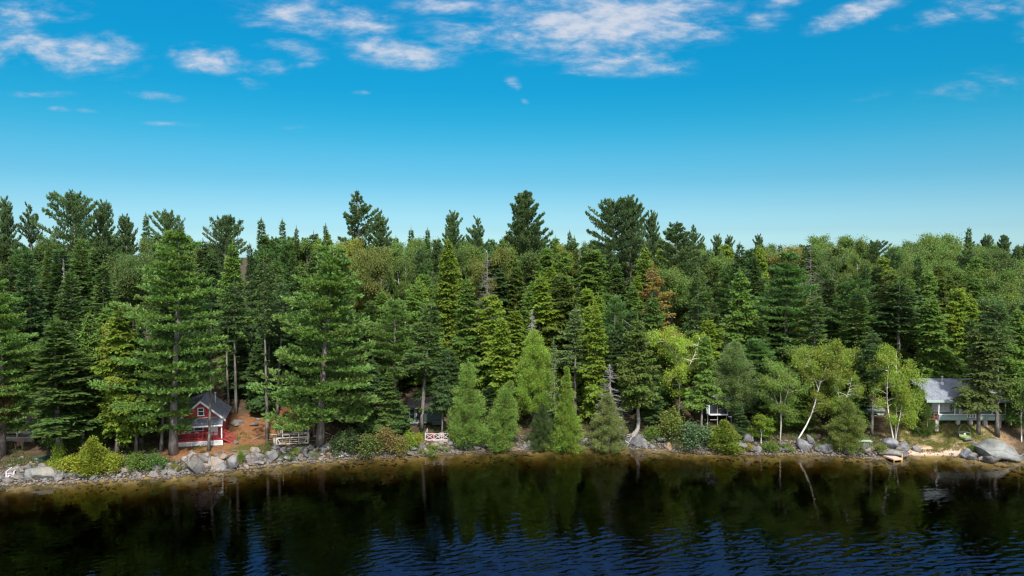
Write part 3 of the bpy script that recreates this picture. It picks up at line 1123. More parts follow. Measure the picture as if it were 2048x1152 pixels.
def cedar_curved():
    d = conifer(157, 12.5, 3.0, .30, .46, 7, .45, -.1, -.05, prof=.6, droop=.4, twig=.42, dens=11, kl=.3, kw=.085)
    tb = MB()
    tb.tube([(-.75, 0, -.4), (-.55, 0, .05), (-.1, 0, .35), (.22, 0, .95), (.28, 0, 1.8), (.16, 0, 3.0), (.02, 0, 4.6), (0, 0, 8), (0, 0, 12.5)],
            [.33, .30, .27, .24, .22, .19, .16, .1, .02], 9)
    for k in range(26):
        z = 4.2 + k * .3
        a = k * 2.4
        tb.tube([(0, 0, z), (math.cos(a) * 1.0, math.sin(a) * 1.0, z + .3), (math.cos(a) * 1.9, math.sin(a) * 1.9, z + .9)], [.04, .025, .008], 3, False)
    d['trunk'] = tb.mesh('trunk', M['dead'], True)
    return d


def plant_tree(kind, base, top, halfw, color, name, label, cat='tree', group=None, rz=None, crown_name='crown', depth_k=1.0):
    """A tree standing at `base` with its tip at `top`; halfw is the crown's half width in metres."""
    p = P_(kind)
    base, top = Vector(base), Vector(top)
    ax = top - base
    H = ax.length
    root = bpy.data.objects.new(name, None)
    COL.objects.link(root)
    root.location = base
    qd = Vector((0, 0, 1)).rotation_difference(ax.normalized())
    rz = R.uniform(0, 6.28) if rz is None else rz
    root.rotation_mode = 'QUATERNION'
    root.rotation_quaternion = qd @ Quaternion((0, 0, 1), rz)
    s = halfw / p['R']
    root.scale = (s, s, H / p['H'])
    tag(root, label, cat, group)
    root.empty_display_size = 0.3
    t = bpy.data.objects.new('trunk' if 'bush' not in kind else 'stem', p['trunk'])
    COL.objects.link(t)
    t.parent = root
    if p['crown'] is not None:
        c = bpy.data.objects.new(crown_name, p['crown'])
        COL.objects.link(c)
        c.parent = root
        c.color = tuple(color) + (1,)
    return root


SPRUCE = (0.066, 0.115, 0.028)
DARK = (0.048, 0.092, 0.028)
HEM = (0.092, 0.16, 0.028)
HEMY = (0.135, 0.195, 0.022)
PINE = (0.075, 0.145, 0.042)
PINEB = (0.112, 0.19, 0.046)
SKY = (0.075, 0.125, 0.048)
CEDAR = (0.15, 0.235, 0.05)
CEDARY = (0.17, 0.25, 0.04)
BIRCH = (0.165, 0.23, 0.03)
MAPLE = (0.1, 0.155, 0.034)
MAPLEY = (0.15, 0.17, 0.028)
GREYG = (0.12, 0.175, 0.062)
# ------------------------------------------------------------------ the trees one can tell apart
taken = []          # (x px, top y px, half width px, D) of every placed tree


def shore_tree(kind, bx, by, tx, ty, hw, col, name, label, rz=None, group=None, cat='tree'):
    b = hit(bx, by)
    t = at(tx, ty, b.y)
    b.z -= 0.1
    taken.append((tx, ty, hw, b.y, b.x))
    return plant_tree(kind, b, t, hw * b.y / F, col, name, label, cat, group, rz)


def inner_tree(kind, tx, ty, din, hw, col, name, label, rz=None, group=None, lean=0.0):
    X0 = ray(tx, ty)[0]
    D = 110.0
    for _ in range(6):
        D = float(shore_y(X0 * D)) + din
    t = at(tx, ty, D)
    b = Vector((t.x + lean, D, gz(t.x + lean, D) - 0.1))
    taken.append((tx, ty, hw, D, t.x))
    return plant_tree(kind, b, t, hw * D / F, col, name, label, 'tree', group, rz)


S_, I_ = shore_tree, inner_tree
# --- along the bank, left to right
I_('pine1', -8, 560, 8, 82, PINEB, 'pine_tree', 'bright green left-edge pine cut off by the photo border, above the shaded cabin')
I_('maple2', -12, 770, 5, 40, (.13, .085, .035), 'maple_tree', 'brown and green leafy tree hiding the left side of the shaded cabin')
S_('spruce2', 121, 917, 112, 640, 78, SPRUCE, 'spruce_tree', 'broad dark spruce with a pale bare lower trunk, right of the shaded cabin')
S_('hemlock2', 233, 912, 238, 622, 62, HEMY, 'hemlock_tree', 'yellow-green shaggy shore hemlock, nearest the rubble bank left of the red cabin')
S_('hemlock1', 176, 893, 180, 628, 48, HEM, 'hemlock_tree', 'slim pointed hemlock just left of the yellow-green shore hemlock')
S_('bare', 166, 905, 160, 700, 40, SPRUCE, 'spruce_tree', 'short dark spruce on a thin trunk behind the bright cedar shrub', )
S_('bare', 272, 905, 275, 660, 38, DARK, 'spruce_tree', 'thin-stemmed dark spruce between the yellow-green hemlock and the tall pine by the red cabin')
S_('pine_cabin', 347, 908, 357, 462, 112, PINEB, 'pine_tree', 'tallest shore pine, with tiered plates of needles, beside the red cabin', rz=0)
S_('bare', 322, 903, 330, 600, 40, DARK, 'spruce_tree', 'grey trunk just left of the big pine by the red cabin, dark crown above')
S_('thin', 417, 902, 424, 560, 26, SPRUCE, 'spruce_tree', 'thin bare-stemmed spruce standing in front of the red cabin porch', rz=1.0)
S_('bare', 534, 884, 527, 500, 34, SPRUCE, 'spruce_tree', 'slender spruce with a long naked stem, between red cabin and dock frames')
I_('hemlock1', 484, 675, 24, 44, DARK, 'hemlock_tree', 'dark hemlock in the shade behind the red cabin stovepipe')
I_('hemlock5', 592, 690, 22, 46, DARK, 'hemlock_tree', 'dark hemlock in the shade behind the dock frames')
I_('hemlock1', 514, 690, 17, 44, DARK, 'hemlock_tree', 'low dark hemlock in the shade behind the needle-covered clearing')
S_('bare', 554, 836, 568, 560, 34, DARK, 'spruce_tree', 'leaning slim spruce at the back of the clearing behind the dock frames')
S_('bare', 539, 822, 541, 585, 30, DARK, 'spruce_tree', 'straight grey trunk at the back of the clearing, left of the leaning slim spruce')
S_('bare', 472, 826, 468, 560, 34, DARK, 'spruce_tree', 'grey-trunked spruce behind the rocks right of the red cabin roof')
S_('bare', 458, 822, 450, 590, 28, DARK, 'spruce_tree', 'dark trunk close behind the red cabin stovepipe')
S_('bare', 628, 872, 622, 640, 26, DARK, 'spruce_tree', 'thin grey stem just left of the large pine by the dock frames')
S_('pine2', 641, 893, 668, 492, 112, PINEB, 'pine_tree', 'large bright green pine with a thick trunk beside the dock frames', rz=0.6)
I_('pine3', 790, 598, 16, 62, PINEB, 'pine_tree', 'soft green pine right of the large dock-frame pine')
I_('hemlock1', 745, 720, 8, 46, DARK, 'hemlock_tree', 'dark hemlock filling the gap right of the large dock-frame pine')
S_('spruce3', 843, 862, 864, 600, 62, SPRUCE, 'spruce_tree', 'dull spruce with a leaning grey trunk in front of the dark green cabin')
S_('hemlock4', 884, 872, 892, 700, 30, DARK, 'hemlock_tree', 'dark hemlock shading the right end of the dark green cabin')
S_('hemlock1', 790, 868, 790, 772, 28, DARK, 'hemlock_tree', 'short dark hemlock against the left wall of the dark cabin')
S_('hemlock1', 914, 872, 914, 800, 18, DARK, 'hemlock_tree', 'small dark hemlock between the white-railed deck and the plump cedar')
I_('hemlock1', 775, 745, 6, 40, SPRUCE, 'hemlock_tree', 'low bushy hemlock left of the dark cabin with the white-railed deck')
I_('hemlock3', 900, 700, 13, 44, DARK, 'hemlock_tree', 'dark hemlock straight behind the plump cedar beside the white-railed deck')
S_('cedar1', 937, 893, 935, 724, 39, CEDAR, 'cedar_tree', 'plump egg-shaped cedar just right of the white-railed deck')
S_('cedar2', 990, 897, 1021, 762, 33, CEDAR, 'cedar_tree', 'short cedar leaning out over the water on a crooked trunk', rz=0)
I_('hemlock3', 1003, 638, 9, 56, HEMY, 'hemlock_tree', 'yellow-green hemlock towering between the plump cedar and the grey dead spire')
I_('cedar4', 1068, 660, 5, 37, CEDARY, 'cedar_tree', 'tall light green cedar under the grey dead spire')
I_('snag1', 1064, 618, 10, 26, CEDAR, 'dead_tree', 'bare grey dead spire poking above the tall light green cedar')
S_('cedar5', 1085, 895, 1084, 806, 26, (.06, .10, .03), 'cedar_tree', 'dark low cedar at the waterline left of the spired cedar')
S_('sparse', 1110, 880, 1107, 672, 17, GREYG, 'spruce_tree', 'wispy grey-green young spruce behind the spired waterside cedar')
S_('cedar3', 1131, 899, 1133, 734, 35, CEDARY, 'cedar_tree', 'spire-topped bright cedar touching the water in the middle of the bank')
I_('spruce3', 1152, 612, 10, 44, GREYG, 'spruce_tree', 'thin grey-green spruce with a visible stem behind the spired waterside cedar')
I_('hemlock3', 1192, 612, 8, 42, HEMY, 'hemlock_tree', 'narrow golden-green hemlock left of the dead-topped cedar')
S_('cedar5', 1216, 899, 1217, 786, 37, (.15, .18, .06), 'cedar_tree', 'cedar with leafy skirts at the water under the dead grey top')
S_('snag1', 1216, 893, 1219, 728, 36, CEDAR, 'dead_tree', 'dead grey top with drooping bare boughs rising out of the waterside cedar')
S_('curved', 1272, 873, 1275, 640, 48, (.10, .15, .03), 'cedar_tree', 'full green tree on a curved bare grey trunk above the grey boulder', rz=0)
I_('hemlock1', 1304, 596, 12.5, 52, (.075, .145, .030), 'hemlock_tree', 'vivid green hemlock directly below the orange dying conifer')
I_('tiered', 1306, 536, 15.5, 68, (.25, .175, .05), 'dying_conifer', 'orange-brown dying conifer in the middle of the forest')
I_('tiered', 1398, 538, 18, 62, SPRUCE, 'spruce_tree', 'dark spreading conifer with layered flat boughs right of the orange dying conifer')
S_('birch1', 1357, 842, 1366, 652, 66, (.195, .26, .032), 'birch_tree', 'white-limbed birch with yellow-green leaves left of the screened dark cabin', rz=0)
I_('hemlock4', 1415, 640, 15, 44, HEMY, 'hemlock_tree', 'yellow-green hemlock rising above the screened dark cabin')
S_('hemlock4', 1402, 868, 1412, 672, 36, HEM, 'hemlock_tree', 'mid-green hemlock hanging over the roof of the screened dark cabin')
S_('cedar4', 1461, 850, 1470, 682, 45, GREYG, 'cedar_tree', 'pale grey-green cedar on a thin trunk right of the screened dark cabin')
I_('hemlock1', 1480, 545, 17, 58, HEM, 'hemlock_tree', 'tall green hemlock rising behind the pale grey-green cedar')
S_('hemlock1', 1478, 876, 1477, 810, 24, DARK, 'hemlock_tree', 'small dark fir under the pale grey-green cedar')
S_('sapling', 1522, 888, 1525, 828, 24, (.13, .20, .02), 'young_tree', 'vivid light green young tree on the rubble bank right of the screened dark cabin')
S_('maple3', 1560, 885, 1563, 715, 48, (.13, .195, .04), 'broadleaf_tree', 'wide soft green tree left of the leaning white birch')
I_('pine1', 1580, 505, 20, 78, PINE, 'pine_tree', 'blue-green pine with flat tiers and a bare lower trunk, left half of the right forest')
I_('spruce3', 1632, 585, 14, 60, SPRUCE, 'spruce_tree', 'dull olive spruce with sagging tiers above the leaning white birch')
I_('snag3', 1622, 485, 28, 34, SPRUCE, 'dead_tree', 'bare-twigged half-dead tree near the skyline above the leaning white birch')
S_('birch2', 1622, 884, 1656, 676, 58, (.165, .225, .03), 'birch_tree', 'leaning white birch with a curved trunk and golden-green crown', rz=0)
S_('birch1', 1680, 884, 1684, 735, 40, (.15, .21, .03), 'broadleaf_tree', 'green tree filling the gap right of the leaning white birch')
S_('cedar5', 1690, 893, 1693, 796, 42, (.14, .18, .045), 'cedar_tree', 'low round cedar at the water left of the pale green bench')
S_('bare', 1743, 872, 1745, 660, 34, DARK, 'spruce_tree', 'grey-trunked dark spruce in front of the small seafoam shed')
S_('birch3', 1789, 886, 1792, 690, 52, BIRCH, 'birch_tree', 'forked white birch rooted in the boulders beside the little dock', rz=0)
S_('cedar5', 1842, 862, 1833, 770, 27, (.075, .115, .03), 'cedar_tree', 'dark green tree covering the left end of the seafoam cottage')
I_('bare', 1800, 560, 17, 62, DARK, 'spruce_tree', 'dark spruce with a long bare grey trunk above the forked white birch')
I_('hemlock1', 1862, 600, 16, 60, HEM, 'hemlock_tree', 'full green hemlock behind the seafoam cottage chimney')
S_('hemlock4', 1957, 868, 1954, 660, 54, (.075, .105, .026), 'hemlock_tree', 'drooping hemlock standing in front of the seafoam cottage porch')
S_('bare', 1994, 872, 1992, 600, 46, SPRUCE, 'spruce_tree', 'tall spruce with a naked grey trunk at the right end of the seafoam cottage')
S_('sapling', 2043, 884, 2042, 755, 34, (.10, .17, .035), 'young_tree', 'thin-stemmed light green tree at the right edge behind the giant boulder')
I_('hemlock1', 2035, 620, 10, 50, HEM, 'hemlock_tree', 'dense green right-edge hemlock above the thin-stemmed light green tree')
I_('snag2', 975, 505, 34, 30, SPRUCE, 'dead_tree', 'dark bare-branched dead tree in a black gap above the plump cedar')
I_('maple3', 810, 480, 48, 34, MAPLE, 'maple_tree', 'leafy tree showing several pale upright stems right of the open skyline pine')
I_('snag1', 126, 515, 34, 9, SPRUCE, 'dead_tree', 'tiny white forked snag in the dark forest under the flat-topped skyline pine')
I_('spruce1', 55, 505, 18, 62, DARK, 'spruce_tree', 'dark spruce behind the bright pine at the left edge')
I_('spruce1', 140, 545, 22, 62, SPRUCE, 'spruce_tree', 'pointed olive spruce halfway up the forest, right of the tiny white snag')
I_('spruce4', 205, 532, 26, 48, SPRUCE, 'spruce_tree', 'sharp-tipped spruce left of the tallest shore pine')
I_('hemlock3', 465, 490, 28, 50, HEM, 'hemlock_tree', 'green conifer right of the tallest shore pine, close under the skyline')
I_('spruce1', 590, 540, 22, 46, DARK, 'spruce_tree', 'dark spruce left of the large dock-frame pine')
I_('hemlock3', 895, 480, 36, 46, HEMY, 'hemlock_tree', 'bright yellow-green pointed conifer right under the slim skyline pine')
I_('hemlock3', 932, 560, 20, 50, HEM, 'hemlock_tree', 'pointed green hemlock left of the dark dead tree')
I_('hemlock1', 1080, 555, 22, 62, HEMY, 'hemlock_tree', 'wide yellow-green hemlock behind the bare grey dead spire')
I_('spruce1', 1480, 490, 36, 44, DARK, 'spruce_tree', 'very dark rounded conifer under the skyline right of the layered dark conifer')
I_('spruce1', 118, 500, 41, 70, DARK, 'spruce_tree', 'wide dark spruce straight behind the tiny white forked snag')
I_('hemlock1', 982, 512, 44, 70, DARK, 'hemlock_tree', 'dark wide hemlock straight behind the dark dead tree')
I_('hemlock1', 690, 560, 22, 60, DARK, 'hemlock_tree', 'dark hemlock peeping from behind the right side of the large dock-frame pine')
S_('snag1', 1241, 862, 1246, 776, 26, CEDAR, 'dead_tree', 'tangle of dead grey branches right of the dead-topped waterside cedar')
I_('hemlock1', 424, 510, 50, 58, DARK, 'hemlock_tree', 'dark hemlock just right of the tallest shore pine tip, under the low skyline pine')
I_('hemlock5', 1184, 500, 55, 60, HEM, 'hemlock_tree', 'full green hemlock under the left edge of the massive double-topped skyline pine')
I_('maple1', 1420, 496, 62, 52, MAPLE, 'maple_tree', 'rounded maple under the left one of the little twin skyline pines')
# --- pines and spires that break the skyline
for k, px, py, din, hw, lab in (
        ('skypine4', 8, 393, 80, 34, 'skyline pine cut by the left edge of the photo'),
        ('skypine2', 58, 405, 84, 32, 'small open skyline pine, second from the left edge'),
        ('skypine1', 145, 382, 74, 58, 'broad flat-topped skyline pine on the left'),
        ('skypine4', 207, 400, 78, 36, 'narrow skyline pine touching the right side of the broad flat-topped one'),
        ('skypine4', 250, 428, 82, 30, 'low ragged skyline pine left of the small round-topped one'),
        ('skypine1', 335, 420, 76, 38, 'small round-topped skyline pine above the tallest shore pine'),
        ('skypine1', 450, 430, 80, 46, 'wide low skyline pine above the red cabin'),
        ('skypine2', 715, 384, 76, 62, 'open-branched skyline pine with blue sky showing through'),
        ('skypine4', 762, 430, 70, 38, 'bushy lower pine leaning against the open-branched skyline pine'),
        ('skypine4', 905, 421, 80, 34, 'slim skyline pine just left of the fan-shaped one'),
        ('skypine2', 955, 432, 78, 36, 'fan-shaped skyline pine just left of the dense cone-shaped one'),
        ('skypine3', 1046, 383, 70, 62, 'dense cone-shaped skyline pine, tallest in the centre'),
        ('skypine1', 1228, 396, 74, 62, 'massive dark skyline pine with a rounded double top'),
        ('skypine4', 1262, 390, 77, 44, 'right-hand top of the massive double-topped skyline pine'),
        ('skypine4', 1305, 421, 84, 28, 'small dark pine at the right shoulder of the massive skyline pine'),
        ('pine3', 1352, 446, 46, 66, 'full rounded pine right of the massive skyline pine'),
        ('skypine2', 1388, 450, 84, 28, 'spiky pine top just right of the full rounded pine'),
        ('skypine4', 1518, 468, 110, 20, 'lone little pine on the skyline right of centre'),
        ('skypine4', 1435, 468, 105, 22, 'left one of two little twin pines on the skyline right of centre'),
        ('skypine4', 1458, 470, 108, 20, 'right one of two little twin pines on the skyline right of centre'),
        ('skypine1', 1750, 480, 105, 34, 'low flat pine in the dip of the right skyline'),
        ('skypine4', 1974, 468, 108, 24, 'small pine on the skyline right of the pointed spruce'),
        ('skypine3', 2010, 470, 112, 26, 'wide pine on the skyline near the right edge')):
    I_(k, px, py, din, hw * (.88 if 'skypine' in k else 1), SKY, 'pine_tree', lab)
for k, px, py, din, hw, lab in (
        ('spruce4', 292, 432, 100, 24, 'pale pointed spire left of the small round-topped skyline pine'),
        ('spruce4', 522, 441, 105, 29, 'blue-grey pointed spire, left of two on the skyline above the clearing'),
        ('spruce4', 565, 443, 108, 24, 'blue-grey pointed spire, right of two on the skyline above the clearing'),
        ('spruce4', 593, 458, 90, 17, 'small dark spire on the skyline above the dock frames'),
        ('spruce4', 651, 452, 96, 19, 'dark spire on the skyline just left of the open-branched pine'),
        ('spruce4', 822, 460, 96, 22, 'dark low spire on the skyline right of the open-branched pine'),
        ('spruce4', 855, 460, 110, 19, 'pale thin spire on the skyline left of the slim skyline pine'),
        ('spruce4', 1139, 465, 108, 18, 'thin spire on the skyline right of the dense cone-shaped pine'),
        ('spruce1', 1938, 458, 104, 26, 'pointed dark spruce breaking the right skyline')):
    I_(k, px, py, din, hw, SPRUCE, 'spruce_tree', lab)
for k, px, py, din, hw, col, lab in (
        ('maple1', 1652, 468, 104, 40, MAPLE, 'rounded leafy tree on the right skyline, left of a second rounded crown'),
        ('maple2', 1702, 470, 108, 36, MAPLE, 'rounded leafy skyline tree just left of the low flat pine'),
        ('maple1', 1812, 480, 108, 36, MAPLE, 'leafy skyline tree right of the low flat pine'),
        ('maple2', 1872, 465, 106, 42, MAPLE, 'largest rounded leafy crown on the right skyline, left of the pointed spruce'),
        ('maple1', 700, 475, 48, 48, MAPLEY, 'yellow-tinged maple under the open-branched skyline pine'),
        ('maple1', 985, 490, 44, 46, (.115, .135, .03), 'bronze-green rounded maple left of the cone-shaped skyline pine'),
        ('maple2', 745, 490, 44, 40, (.105, .125, .03), 'dull brown-green maple under the bushy lower skyline pine'),
        ('maple2', 1580, 490, 70, 46, (.135, .13, .032), 'bronze maple near the skyline left of the half-dead tree'),
        ('maple1', 290, 505, 42, 52, (.07, .115, .03), 'rounded green leafy tree upper left of the tallest shore pine')):
    I_(k, px, py, din, hw, col, 'maple_tree', lab)

# ------------------------------------------------------------------ the rest of the forest, tree by tree
SKYX = [0, 60, 120, 200, 300, 400, 500, 600, 700, 800, 900, 1000, 1100, 1200, 1300, 1400, 1500, 1600, 1700, 1800, 1900, 2048]
SKYY = [452, 455, 462, 458, 452, 460, 466, 474, 466, 474, 470, 472, 474, 476, 470, 484, 492, 488, 486, 488, 484, 488]
ANCH = [(20, 'the left-edge pine'), (145, 'the flat-topped skyline pine'), (235, 'the yellow-green shore hemlock'),
        (355, 'the tallest shore pine'), (450, 'the low skyline pine'), (525, 'the long-stemmed spruce'),
        (600, 'the dock frames'), (668, 'the large dock-frame pine'), (715, 'the open-branched skyline pine'),
        (790, 'the soft green pine'), (862, 'the dull leaning spruce'), (935, 'the plump cedar'), (975, 'the dark dead tree'),
        (1046, 'the cone-shaped skyline pine'), (1132, 'the spired waterside cedar'), (1190, 'the dead-topped cedar'),
        (1245, 'the double-topped pine'), (1306, 'the orange dying conifer'), (1352, 'the full skyline pine'),
        (1400, 'the layered dark conifer'), (1470, 'the grey-green cedar'), (1520, 'the lone skyline pine'),
        (1580, 'the blue-green pine'), (1622, 'the half-dead tree'), (1660, 'the leaning white birch'),
        (1700, 'the rounded skyline pair'), (1750, 'the low flat skyline pine'), (1800, 'the long-trunked spruce'),
        (1870, 'the largest skyline crown'), (1938, 'the pointed skyline spruce'), (1992, 'the naked-trunked spruce'),
        (2040, 'the dense right-edge hemlock')]
fill = []
BODY = {'spruce': ['spruce1', 'spruce2', 'spruce4', 'spruce5', 'spruce6'], 'hemlock': ['hemlock1', 'hemlock2', 'hemlock3', 'hemlock5', 'hemlock6', 'hemlock5'], 'maple': ['maple1', 'maple2', 'maple3'],
        'pine': ['pine3', 'pine2', 'skypine4']}
rows = [(7, 745, 45, 4.6), (10.5, 655, 45, 4.4), (16, 620, 40, 4.4), (23, 588, 34, 4.6), (31, 560, 28, 4.8), (41, 535, 22, 5.2), (53, 512, 16, 5.6), (68, 494, 9, 6.0),
        (86, 480, 7, 6.6), (106, 474, 5, 6.8), (122, 473, 5, 7.6)]
for din, ymid, yj, step in rows:
    x = -0.75 * (100 + din)
    while x < 0.75 * (100 + din):
        X = x + R.uniform(-.35, .35) * step
        D = float(shore_y(X)) + din + R.uniform(-.25, .25) * (din * .3 + 3)
        px = 1024 + F * X / D
        x += step * R.uniform(.8, 1.2)
        if not -50 < px < 2100:
            continue
        if din < 8 and (px < 690 or 1520 > px > 1500):
            continue
        if din < 20 and 440 < px < 640:
            if din < 14 or R.random() < .35:
                continue
        if din < 13 and (340 < px < 470 or 795 < px < 870 or 1405 < px < 1465 or 1730 < px < 1775 or 1835 < px < 2015 or px < 90):
            continue
        sky = float(np.interp(px, SKYX, SKYY))
        ty = ymid + R.uniform(-yj, yj) * 1.2
        if px < 620:
            ty -= (620 - px) / 620 * 22 * (1 if din < 60 else .3)
        ty = max(ty, sky + (R.uniform(-4, 9) if din > 80 else R.uniform(0, 14)))
        # which kind grows here
        w = {'spruce': 1.0, 'hemlock': 1.0, 'maple': 0.12, 'pine': .25}
        if din < 8:
            w = {'hemlock': 1.0}
        if px < 640:
            w['spruce'] = 1.7
            w['hemlock'] = .8
        elif px < 1350:
            w['hemlock'] = 1.8
            w['spruce'] = .5
        if din > 20 and px > 640:
            w['maple'] = .4
        if din > 45:
            w['maple'] = .75
            w['pine'] = .45
        if din > 45 and px > 1350:
            w['maple'] = 1.7
        if din > 60:
            w['spruce'] *= .3
        if din > 75:
            w['pine'] = .6
            w['hemlock'] *= .5
        kd = R.choices(list(w), list(w.values()))[0]
        var = R.choice(BODY[kd])
        hw = {'spruce': R.uniform(2.8, 4.0), 'hemlock': R.uniform(3.3, 4.8), 'maple': R.uniform(3.6, 5.2), 'pine': R.uniform(3.6, 5.0)}[kd]
        c = {'spruce': R.choice((SPRUCE, DARK, SPRUCE, (.052, .082, .022))), 'hemlock': R.choice((HEM, HEMY, HEM, (.072, .105, .02)) if px > 640 else (HEM, SPRUCE, DARK)),
             'maple': R.choice((MAPLE, MAPLE, MAPLEY, (.07, .11, .03))), 'pine': R.choice((PINE, SKY))}[kd]
        if din < 8:
            hw *= .62
            c = R.choice((DARK, SPRUCE)) if 870 < px < 1310 else R.choice((DARK, HEM, SPRUCE, HEM))  # between the cedars, darker foliage colour stands in for shade in the gaps
        hwp = hw * F / D
        # leave the well-known trees in view
        if any(abs(px - a) < (hwp + h) * .42 and D < dd + 1.0 and ty < b + 70 and D > 0 and dd < 170 for a, b, h, dd, _ in taken):
            continue
        if any(math.hypot(X - xx, D - dd) < 2.6 for a, b, h, dd, xx in taken):
            continue
        if any(din < 60 and dd > D and abs(px - a) < (hwp * .8 + h * .5) and ty < b + 34 and (a in (975, 1306, 810, 126, 1622, 1064)) for a, b, h, dd, xx in taken):
            continue
        t = at(px, ty, D)
        if t.z - gz(t.x, D) < (5 if din < 8 else 7):
            continue
        fill.append(dict(px=px, ty=ty, D=D, X=t.x, kd=kd, var=var, hw=hw, c=c, din=din))


def shade_word(f):
    c = f['c']
    if f['kd'] == 'maple':
        return 'yellowish' if c == MAPLEY else 'green'
    if c == DARK or c == SKY:
        return 'dark'
    if c in (HEMY,):
        return 'yellow-green'
    if c == SPRUCE:
        return 'olive'
    return 'mid-green'


labels = {}
for f in fill:
    a, nm = min(ANCH, key=lambda q: abs(q[0] - f['px']))
    dx = f['px'] - a
    rel = 'in line with' if abs(dx) < 13 else ('left of' if dx < 0 else 'right of')
    sky = float(np.interp(f['px'], SKYX, SKYY))
    dy = f['ty'] - sky
    band = 'on the skyline' if dy < 4 else 'below the skyline' if dy < 30 else 'high in the forest' if dy < 65 else 'halfway up the forest' if dy < 110 else 'low in the forest'
    f['lab'] = (shade_word(f), f['kd'], band, rel, nm)
    labels.setdefault(f['lab'], []).append(f)
ORD = ['first', 'second', 'third', 'fourth']
for key, fs in labels.items():
    fs.sort(key=lambda f: f['px'])
    for n, f in enumerate(fs):
        s, kd, band, rel, nm = key
        if len(fs) == 1:
            f['label'] = f'{s} {kd} {band}, {rel} {nm}'
        elif len(fs) == 2:
            pair = sorted(fs, key=lambda q: q['ty'])
            f['label'] = f"{'higher' if f is pair[0] else 'lower'} of two {s} {kd}s {band}, {rel} {nm}"
        else:
            f['label'] = f'{ORD[min(n, 3)]} {s} {kd} {band}, {rel} {nm}'
for f in fill:
    b = Vector((f['X'], f['D'], gz(f['X'], f['D']) - .1))
    t = at(f['px'] + R.uniform(-7, 7), f['ty'], f['D'])
    if len(f['label'].replace('-', ' ').split()) > 15:
        print('LONG', f['label'])
    plant_tree(f['var'], b, t, f['hw'], f['c'], f['kd'] + '_tree', f['label'], 'tree', f"{f['kd']}s of the forest behind the bank")
print('TREES', len(fill), len(taken))
# ------------------------------------------------------------------ boulders and stones
import bmesh


def boulder_mesh(seed, sub=3, flat=0.7, cuts=14):
    r = np.random.default_rng(seed)
    bm = bmesh.new()
    bmesh.ops.create_icosphere(bm, subdivisions=sub, radius=1.0)
    P = np.array([v.co for v in bm.verts])
    n = np.zeros(len(P))
    for k in range(6):
        f = r.normal(0, 1.5 + k * .6, 3)
        n += np.sin(P @ f + r.uniform(0, 6.28)) * 0.16 / (1 + .5 * k)
    P = P * (1 + n)[:, None]
    for k in range(cuts):          # broken faces
        d = nrm(r.normal(0, 1, 3))
        h = r.uniform(.45, .78)
        s_ = P @ d
        P = P - np.maximum(s_ - h, 0)[:, None] * d * 0.95
    P += r.normal(0, .012, P.shape)
    P[:, 2] *= flat
    for v, p in zip(bm.verts, P):
        v.co = p
    me_ = bpy.data.meshes.new('boulder')
    bm.to_mesh(me_)
    bm.free()
    me_.polygons.foreach_set('use_smooth', [True] * len(me_.polygons))
    me_.materials.append(M['rock'])
    ex = P.max(0) - P.min(0)
    return me_, ex, P[:, 2].min()


BOULD = [boulder_mesh(300 + k, 3, (.6, .75, .65, .85, .7, .55, .8, .68, .62, .78)[k]) for k in range(10)] + [boulder_mesh(351, 4, .62, 5), boulder_mesh(352, 4, .5, 7)]


def boulder(px, py, wpx, hpx, label, col=(1, 1, 1), k=None, sink=0.22, group=None, deep=0.85, name='boulder', rz=None):
    k = R.randrange(10) if k is None else k
    me_, ex, zmin = BOULD[k]
    p = hit(px, py)
    m = p.y / F
    wx_, hz = wpx * m, hpx * m
    o = bpy.data.objects.new(name, me_)
    COL.objects.link(o)
    sxy = wx_ / ex[0]
    o.scale = (sxy, sxy * deep, hz * (1 + sink) / ex[2])
    o.rotation_euler = (R.uniform(-.1, .1), R.uniform(-.1, .1), (R.choice((0, PI)) + R.uniform(-.35, .35)) if rz is None else rz)
    o.location = (p.x, p.y + wx_ * deep * 0.35, p.z - sink * hz * .9 - zmin * o.scale[2])
    o.color = tuple(col) + (1,)
    return tag(o, label, 'boulder', group or 'boulders of the stony bank')


